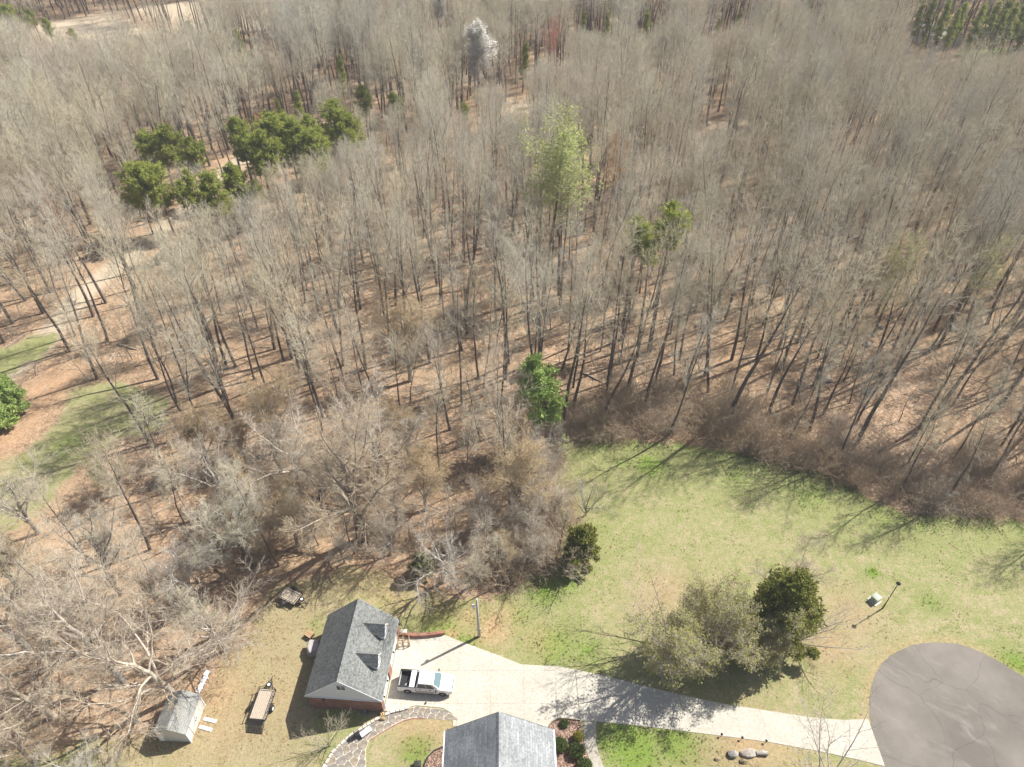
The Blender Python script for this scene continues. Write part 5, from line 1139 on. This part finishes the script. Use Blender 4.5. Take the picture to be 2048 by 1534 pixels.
# ------------------------------------------------------------------ utility trailers
def trailer(name, label, loc, rz, Ln, Wd, deckmat, n_planks, lengthwise, ramp, spare_side, mesh_sides=True):
    t = thing(name, label, 'trailer', loc, rz); hd = .55           # x is forward (tongue)
    for i in range(n_planks):
        if lengthwise: w = Wd / n_planks; MB().box((0, -Wd / 2 + w * (i + .5), hd + random.uniform(-.006, .006)), (Ln, w - .022, .05)).build('plank', deckmat, t)
        else: w = Ln / n_planks; MB().box((-Ln / 2 + w * (i + .5), 0, hd + random.uniform(-.006, .006)), (w - .022, Wd, .05)).build('plank', deckmat, t)
    fr = MB()
    for s_ in (-1, 1): fr.box((0, s_ * (Wd / 2 + .04), hd - .03), (Ln + .1, .07, .12)); fr.box((0, s_ * (Wd / 2 + .04), hd + .38), (Ln + .1, .05, .05))
    for x in (-Ln / 2 - .05, Ln / 2 + .05): fr.box((x, 0, hd - .03), (.07, Wd + .15, .12))
    fr.box((Ln / 2 + .05, 0, hd + .38), (.05, Wd + .13, .05)); fr.build('frame', M['darksteel'], t)
    for s_ in (-1, 1):
        for i in range(5): MB().box((-Ln / 2 + Ln * i / 4, s_ * (Wd / 2 + .04), hd + .18), (.045, .045, .38)).build('stake', M['darksteel'], t)
        wv = empty('wheel', (-.25, s_ * (Wd / 2 + .24), .33)); wv.parent = t; Mx = Matrix.Rotation(math.pi / 2 * -s_, 3, 'X')
        MB().lathe([(.20, -.09), (.30, -.10), (.33, -.06), (.33, .06), (.30, .10), (.20, .09)], 18, M=Mx).build('tyre', M['rubber'], wv); MB().lathe([(.205, .07), (.17, .03), (.06, .05), (0, .06)], 14, M=Mx).build('rim', M['white'], wv)
        fd = MB(); pv = [(-.25 + .48 * math.cos(a), s_ * (Wd / 2 + .24), .33 + .44 * math.sin(a)) for a in np.linspace(.15, math.pi - .15, 9)]
        for a, b in zip(pv[:-1], pv[1:]): fd.add([(a[0], a[1] - .13, a[2]), (a[0], a[1] + .13, a[2]), (b[0], b[1] + .13, b[2]), (b[0], b[1] - .13, b[2]), (a[0], a[1] - .13, a[2] + .015), (a[0], a[1] + .13, a[2] + .015), (b[0], b[1] + .13, b[2] + .015), (b[0], b[1] - .13, b[2] + .015)], [(0, 1, 2, 3), (7, 6, 5, 4), (0, 1, 5, 4), (2, 3, 7, 6), (1, 2, 6, 5), (3, 0, 4, 7)])
        fd.build('fender', M['darksteel'], t)
    tn = MB(); xe = Ln / 2 + 1.15
    tn.tube([(Ln / 2, -Wd * .32, hd - .06), (xe, 0, hd - .06)], .045, 5).tube([(Ln / 2, Wd * .32, hd - .06), (xe, 0, hd - .06)], .045, 5).tube([(xe - .1, 0, hd - .06), (xe + .25, 0, hd - .02)], .05, 6); tn.build('tongue', M['darksteel'], t)
    MB().tube([(xe - .1, .09, .0), (xe - .1, .09, hd + .35)], .035, 6).build('jack', M['steel'], t)
    sp_ = empty('spare_wheel', (Ln / 2 + .45, spare_side, hd + .12)); sp_.parent = t
    MB().lathe([(.16, -.08), (.27, -.09), (.30, 0), (.27, .09), (.16, .08)], 16).build('tyre', M['rubber'], sp_); MB().lathe([(.17, .06), (.13, .07), (.05, .075), (.045, .03), (0, .03)], 14).build('rim', M['white'], sp_)
    if ramp:
        ga = empty('tailgate', (-Ln / 2 - .08, 0, hd)); ga.parent = t; ga.rotation_euler = (0, R(-24), 0); gm = MB()
        for x in (-.05, -.45, -.85, -1.2): gm.box((x, 0, 0), (.045, Wd, .045))
        for i in range(7): gm.box((-.62, -Wd / 2 + Wd * i / 6, 0), (1.2, .03, .03))
        gm.build('gate_frame', M['darksteel'], ga); mg = MB()
        for i in range(26): mg.box((-1.2 + i * .048, 0, .02), (.016, Wd, .008))
        for i in range(34): mg.box((-.62, -Wd / 2 + i * Wd / 33, .03), (1.2, .014, .008))
        tag(mg.build('gate_mesh', M['darksteel'], ga), kind='stuff')
    return t
trailer('utility_trailer', 'utility trailer with pale plank deck and lowered mesh ramp, between shed and garage', (-25.42, 32.6, 0), math.pi / 2 - .09, 3.0, 1.62, M['plank'], 8, True, True, 0.)
trailer('utility_trailer', 'smaller black utility trailer with striped plank deck at the wood edge', (-25.5, 45.05, 0), math.atan2(-.95, 1.96), 2.2, 1.5, M['plank'], 9, True, False, .15)

# ------------------------------------------------------------------ grey-roofed shed with its ramps, and the white boards behind it
SH = thing('shed', 'grey-roofed white shed under pale branches at the lower left', 'shed', (-33.05, 30.95, 0), -.05)
gable_roof('roof_slope', 2.15, 3.05, 1.62, 1.95, M['shingle_shed'], SH, .09)
for sx in (-1, 1): MB().box((sx * 1.44, 0, 1.04), (.08, 3.56, 2.08)).build('side_wall', M['fibre'], SH)
for sy in (-1, 1):
    y = sy * 1.80; pts = [(-1.48, y, 0), (1.48, y, 0), (1.48, y, 2.10), (0, y, 2.93), (-1.48, y, 2.10)]; q = [(a, y - sy * .07, c) for a, b, c in pts]
    MB().add(pts + q, [(0, 1, 2, 3, 4), (9, 8, 7, 6, 5)] + [(i, (i + 1) % 5, 5 + (i + 1) % 5, 5 + i) for i in range(5)]).build('gable_wall', M['fibre'], SH)
for y in (-.55, .55): dr = MB().box((1.505, y, .98), (.05, 1.05, 1.86)).build('door', M['fibre'], SH); MB().box((1.545, y * .25, 1.0), (.04, .05, .22)).build('handle', M['black'], dr)
for sy in (-1, 1):
    for sx in (-1, 1): MB().box((sx * 1.50, sy * 1.82, 1.02), (.10, .10, 2.04)).build('corner_trim', M['white'], SH)
for (a, b), lb in ((((408, 1437.5), (433, 1443.5)), 'upper white ramp board lying on the straw grass right of the shed'), (((399, 1453.5), (424, 1460.5)), 'lower white ramp board lying on the straw grass right of the shed')):
    A, Bv = G(*a), G(*b); d = Bv - A; rb = thing('ramp_board', lb, 'board', (*((A + Bv) / 2)[:2], 0), math.atan2(d.y, d.x))
    MB().box((0, 0, .06), (d.length, .34, .05)).build('plank', M['white'], rb, .01)
    for x in (-.4, 0, .4): MB().box((x * d.length, 0, .018), (.08, .30, .03)).build('cleat', M['conc'], rb)
for i, (px, py) in enumerate(((413.5, 1346), (408, 1358.5), (403, 1369), (398, 1379.5))):
    g = G(px, py, .3); wb = thing('white_panel', ('white board farthest from the shed, topmost of four in a row', 'second white board from the top of the row behind the shed', 'third white board from the top of the row behind the shed', 'white board nearest the shed, lowest of four in a row')[i], 'board', (g.x, g.y, 0), 1.22, 'white boards in a row behind the shed')
    MB().box((0, 0, .30), (.62, .50, .05)).build('top', M['white'], wb, .01)
    for x in (-.26, .26): MB().box((x, 0, .14), (.05, .46, .28)).build('leg', M['white'], wb)

# ------------------------------------------------------------------ pole, lamp, cabinet
g = G(958, 1273); UP_ = thing('utility_pole', 'pale wooden utility pole with a white lamp at the driveway corner', 'utility pole', (g.x, g.y, 0))
MB().tube([(0, 0, -.2), (0, 0, 3.8), (.01, 0, 7.55)], [.165, .145, .115], 10).build('pole', M['polewood'], UP_)
MB().tube([(-.10, -.02, 6.4), (-.22, -.05, 6.55), (-.34, -.10, 6.5)], .025, 6).build('lamp_arm', M['steel'], UP_)
lh = MB().lathe([(.05, .18), (.16, .12), (.20, -.02), (.17, -.12), (.02, -.16)], 12, (-.40, -.10, 6.38)).build('lamp_head', M['white'], UP_)
MB().box((.20, .0, 1.5), (.14, .22, .34)).build('meter_box', M['steel'], UP_); MB().tube([(.17, 0, .0), (.17, 0, 1.3)], .03, 6).build('conduit', M['steel'], UP_)
g = G(1765, 1217); LP = thing('lamp_post', 'slim dark lamp post on the lawn beside the green cabinet', 'lamp post', (g.x, g.y, 0))
MB().tube([(0, 0, -.1), (0, 0, 1.0), (0, 0, 1.05), (0, 0, 4.75)], [.085, .085, .055, .045], 9).build('post', M['wooddark'], LP)
MB().lathe([(.055, 4.72), (.10, 4.76), (.17, 5.02), (.19, 5.06)], 10).build('lantern', M['lens'], LP); MB().lathe([(.25, 5.05), (.26, 5.08), (.14, 5.20), (.03, 5.25), (.0, 5.30)], 10).build('lantern_cap', M['black'], LP)
nt = MB().box((-.09, .03, 2.35), (.04, .20, .26)).build('notice_plate', M['white'], LP)
CB = thing('transformer_cabinet', 'pale green transformer cabinet on a concrete pad on the lawn', 'utility cabinet', (41.78, 44.75, 0), math.atan2(-.65, .38))
MB().box((0, -.05, .04), (1.15, 1.1, .09)).build('pad', M['conc'], CB)
MB().box((0, 0, .42), (.80, .74, .68)).build('case', M['box'], CB, .02)
MB().add([(-.43, -.40, .765), (.43, -.40, .765), (.43, .40, .765), (-.43, .40, .765), (-.43, -.40, .80), (.43, -.40, .80), (.43, .40, .88), (-.43, .40, .88)], [(3, 2, 1, 0), (4, 5, 6, 7), (0, 1, 5, 4), (1, 2, 6, 5), (2, 3, 7, 6), (3, 0, 4, 7)]).build('lid', M['box'], CB, .01)
MB().box((0, -.378, .45), (.03, .02, .5)).build('door_seam', M['black'], CB)

# ------------------------------------------------------------------ boulders and small lights by the driveway
rock('boulder', 'rounded grey boulder with a crack, left one of the row below the driveway', 1465, 1509, (1.05, .85, .9), M['boulder'], 21)
rock('boulder', 'long lumpy grey boulder in the middle of the row below the driveway', 1497, 1507, (1.75, .95, .7), M['boulder'], 22, .08)
rock('boulder', 'brown mossy boulder in front of the long grey one', 1487, 1523.5, (.85, .6, .55), M['moss'], 23)
rock('boulder', 'small mossy stone at the left, apart from the boulder row', 1434, 1519, (.6, .4, .35), M['moss'], 24)
rock('boulder', 'smallest dark stone at the left above the mossy stone', 1435, 1503, (.28, .22, .2), M['moss'], 25)
A, Bv = G(1512, 1506, .2), G(1535, 1507, .2); LG = thing('hollow_log', 'grey weathered log with a dark hollow end, right of the boulders', 'log', (A.x, A.y, .22), math.atan2(Bv.y - A.y, Bv.x - A.x))
LD = (Bv - A).length; MB().tube([(0, 0, 0), (LD * .5, .04, .01), (LD, 0, 0)], [.20, .24, .23], 12, cap=False).build('bark', M['boulder'], LG); MB().tube([(LD - .02, 0, 0), (LD - .3, 0, 0)], [.17, .16], 12).build('hollow', M['black'], LG); MB().lathe([(.17, 0), (.23, .0)], 12, M=Matrix.Rotation(math.pi / 2, 3, 'Y'), c=(LD, 0, 0)).build('end_grain', M['wooddark'], LG)
for i, (px, py) in enumerate(((1442, 1472), (1483, 1478.5), (1531, 1485))):
    g = G(px, py); pl = thing('path_light', ('leftmost of the three little black path lights along the driveway', 'middle one of the three little black path lights along the driveway', 'rightmost of the three little black path lights along the driveway')[i], 'path light', (g.x, g.y, 0), 0, 'path lights along the driveway')
    MB().tube([(0, 0, -.05), (0, 0, .42)], .025, 6).build('stem', M['black'], pl); MB().lathe([(.03, .36), (.13, .42), (.12, .45), (.02, .52)], 10).build('shade', M['black'], pl)
def bush(name, label, px, py, r, h, mat, seed, n=700):
    rnd = random.Random(seed); cen = []; tw = Twigs()
    for k in range(n):
        d = Vector((rnd.gauss(0, 1), rnd.gauss(0, 1), rnd.gauss(0, 1))).normalized(); q = rnd.uniform(.72, 1.03); p_ = Vector((d.x * r * q, d.y * r * q, h * .5 + d.z * h * .5 * q))
        if p_.z > .03: cen.append((p_, rnd.uniform(.7, 1.2)))
    for k in range(9):
        a = rnd.uniform(0, 6.28); tw.add([(0, 0, -.05), (r * .4 * math.cos(a), r * .4 * math.sin(a), h * .45), (r * .75 * math.cos(a), r * .75 * math.sin(a), h * .75)], [.03, .02, .008], 4, 0)
    nv, nf = needle_tufts(cen, rnd, 6, .12, .05, .1); g = G(px, py); t = thing(name, label, 'shrub', (g.x, g.y, .03)); a = tw.arrays()
    link('stems', mesh_of('stems', [a], [M['bark']]), t); link('foliage', mesh_of('foliage', [(nv, nf, np.zeros(len(nf)))], [mat]), t)
bush('shrub', 'small loose green plant at the top of the mulch bed', 1129, 1449, .42, .45, M['shrub'], 1, 260)
bush('shrub', 'yellow-green upright shrub in the mulch bed beside the walkway', 1156, 1477, .48, .9, M['shrub_yellow'], 2, 500)
bush('shrub', 'dark round shrub tucked against the right eave of the big grey roof', 1119, 1493, .72, .9, M['shrub'], 3)
bush('shrub', 'clipped round green shrub in the middle of the mulch bed', 1152, 1506, .80, .9, M['shrub'], 4)
bush('shrub', 'round green shrub at the bottom edge between bed and walkway', 1169, 1536, .72, .9, M['shrub'], 5)

# ------------------------------------------------------------------ boulders, fallen timber and far houses in the wood
r_ = random.Random(77)
for px, py, w in ((1530, 566, 1.6), (1538, 575, 1.1), (1625, 579, 1.2), (1634, 590, 1.6), (1600, 563, 2.0), (1645, 596, 1.0), (1722, 678, 1.5), (1732, 690, 1.8), (1745, 672, 1.2), (1700, 655, 1.1), (1650, 760, 2.0), (1735, 785, 1.5), (1800, 520, 2.2), (1830, 500, 2.4), (1860, 520, 2.0), (1900, 560, 2.2),
                  (1905, 660, 2.0), (1950, 690, 1.8), (1770, 540, 1.4), (1830, 470, 2.0), (1940, 640, 1.5), (1680, 610, 1.2), (1500, 600, 1.2), (1760, 655, 1.4), (1790, 690, 1.3), (1690, 690, 1.0)):
    rock('boulder', 'grey boulder on the leaf litter in the right part of the wood', px, py, (w * r_.uniform(.8, 1.1), w * r_.uniform(.6, .8), w * .6), M['boulder'], r_.randrange(999), r_.uniform(0, 3), group='boulders in the right part of the wood', sub=2)
for (a, b, rad, lb, mt) in (((860, 676), (902, 664), .22, 'pale fallen log in the middle of the wood, right of the tan-budded oak', 'pale'), ((1965, 935), (1968, 902), .16, 'pale upright broken limb at the right wood edge by the lawn', 'pale'), ((1185, 662), (1240, 640), .2, 'fallen dark log among the straight trunks of the open wood', 'limb'),
                            ((1160, 745), (1205, 765), .14, 'thin fallen trunk slanting between straight trunks above the lawn', 'limb'), ((1630, 740), (1668, 728), .18, 'fallen grey log near boulders right of the open wood', 'pale'), ((235, 690), (275, 700), .18, 'bleached fallen timber by the left field and track', 'pale'),
                            ((1390, 655), (1452, 640), .18, 'fallen log in the open wood left of the boulders', 'limb'), ((640, 930), (690, 915), .16, 'fallen log in the brush behind the largest spreading tree', 'pale'), ((1480, 720), (1560, 705), .15, 'long thin fallen trunk above the right lawn edge', 'limb')):
    A, Bv = G(*a), G(*b); d = Bv - A; t = thing('fallen_log', lb, 'log', (A.x, A.y, rad * .8), math.atan2(d.y, d.x)); L_ = d.length
    MB().tube([(0, 0, 0), (L_ * .35, .08, .02), (L_ * .7, -.06, .05), (L_, 0, .0)], [rad, rad * .9, rad * .75, rad * .5], 8).build('trunk', M[mt], t)
    for k in range(3): x = L_ * (.4 + .2 * k); MB().tube([(x, 0, 0), (x + .5, .5 * (-1) ** k, .35), (x + .9, .8 * (-1) ** k, .8)], [rad * .4, rad * .25, .02], 5).build('branch', M[mt], t)
for px, py, w, l, rz, lb in ((1868, 86, 9, 13, .5, 'white-roofed house half hidden by trees at the upper right'), (842, 142, 8, 12, -.3, 'dark-roofed house half hidden by trees in the far wood'), (1640, 172, 6, 8, .2, 'small pale building showing through the far treetops')):
    g = G(px, py); hs_ = thing('far_house', lb, 'house', (g.x, g.y, 0), rz); rmat = M['shingle'] if px == 842 else M['conc']
    gable_roof('roof_slope', 3.2, 5.4, w / 2 + .4, l / 2 + .4, rmat, hs_, .15)
    for sx in (-1, 1):
        wl = MB().box((sx * w / 2, 0, 1.55), (.2, l, 3.1)).build('wall', M['siding'], hs_)
        for y in (-.3, 0, .3): MB().box((sx * (w / 2 + .11), y * l, 1.7), (.04, 1.1, 1.3)).build('window', M['glass'], wl)
    for sy in (-1, 1):
        y = sy * (l / 2 - .1); pts = [(-w / 2 + .11, y, 0), (w / 2 - .11, y, 0), (w / 2 - .11, y, 3.25), (0, y, 5.1), (-w / 2 + .11, y, 3.25)]; q = [(a, y - sy * .15, c) for a, b, c in pts]
        MB().add(pts + q, [(0, 1, 2, 3, 4), (9, 8, 7, 6, 5)] + [(i, (i + 1) % 5, 5 + (i + 1) % 5, 5 + i) for i in range(5)]).build('gable_wall', M['siding'], hs_)

# ------------------------------------------------------------------ the air: thin spring haze
hz = MB().box((0, 1250, 37.5), (6200, 5700, 77.5)).build('haze', [], None); tag(hz, kind='stuff')
hm = bpy.data.materials.new('haze'); hm.use_nodes = True; hn = hm.node_tree.nodes; hn.remove(hn["Principled BSDF"])
pv_ = hn.new("ShaderNodeVolumePrincipled"); pv_.inputs["Color"].default_value = (.90, .92, .95, 1); pv_.inputs["Density"].default_value = .0003; pv_.inputs["Anisotropy"].default_value = .0
hm.node_tree.links.new(pv_.outputs[0], hn["Material Output"].inputs["Volume"]); hz.data.materials.append(hm)
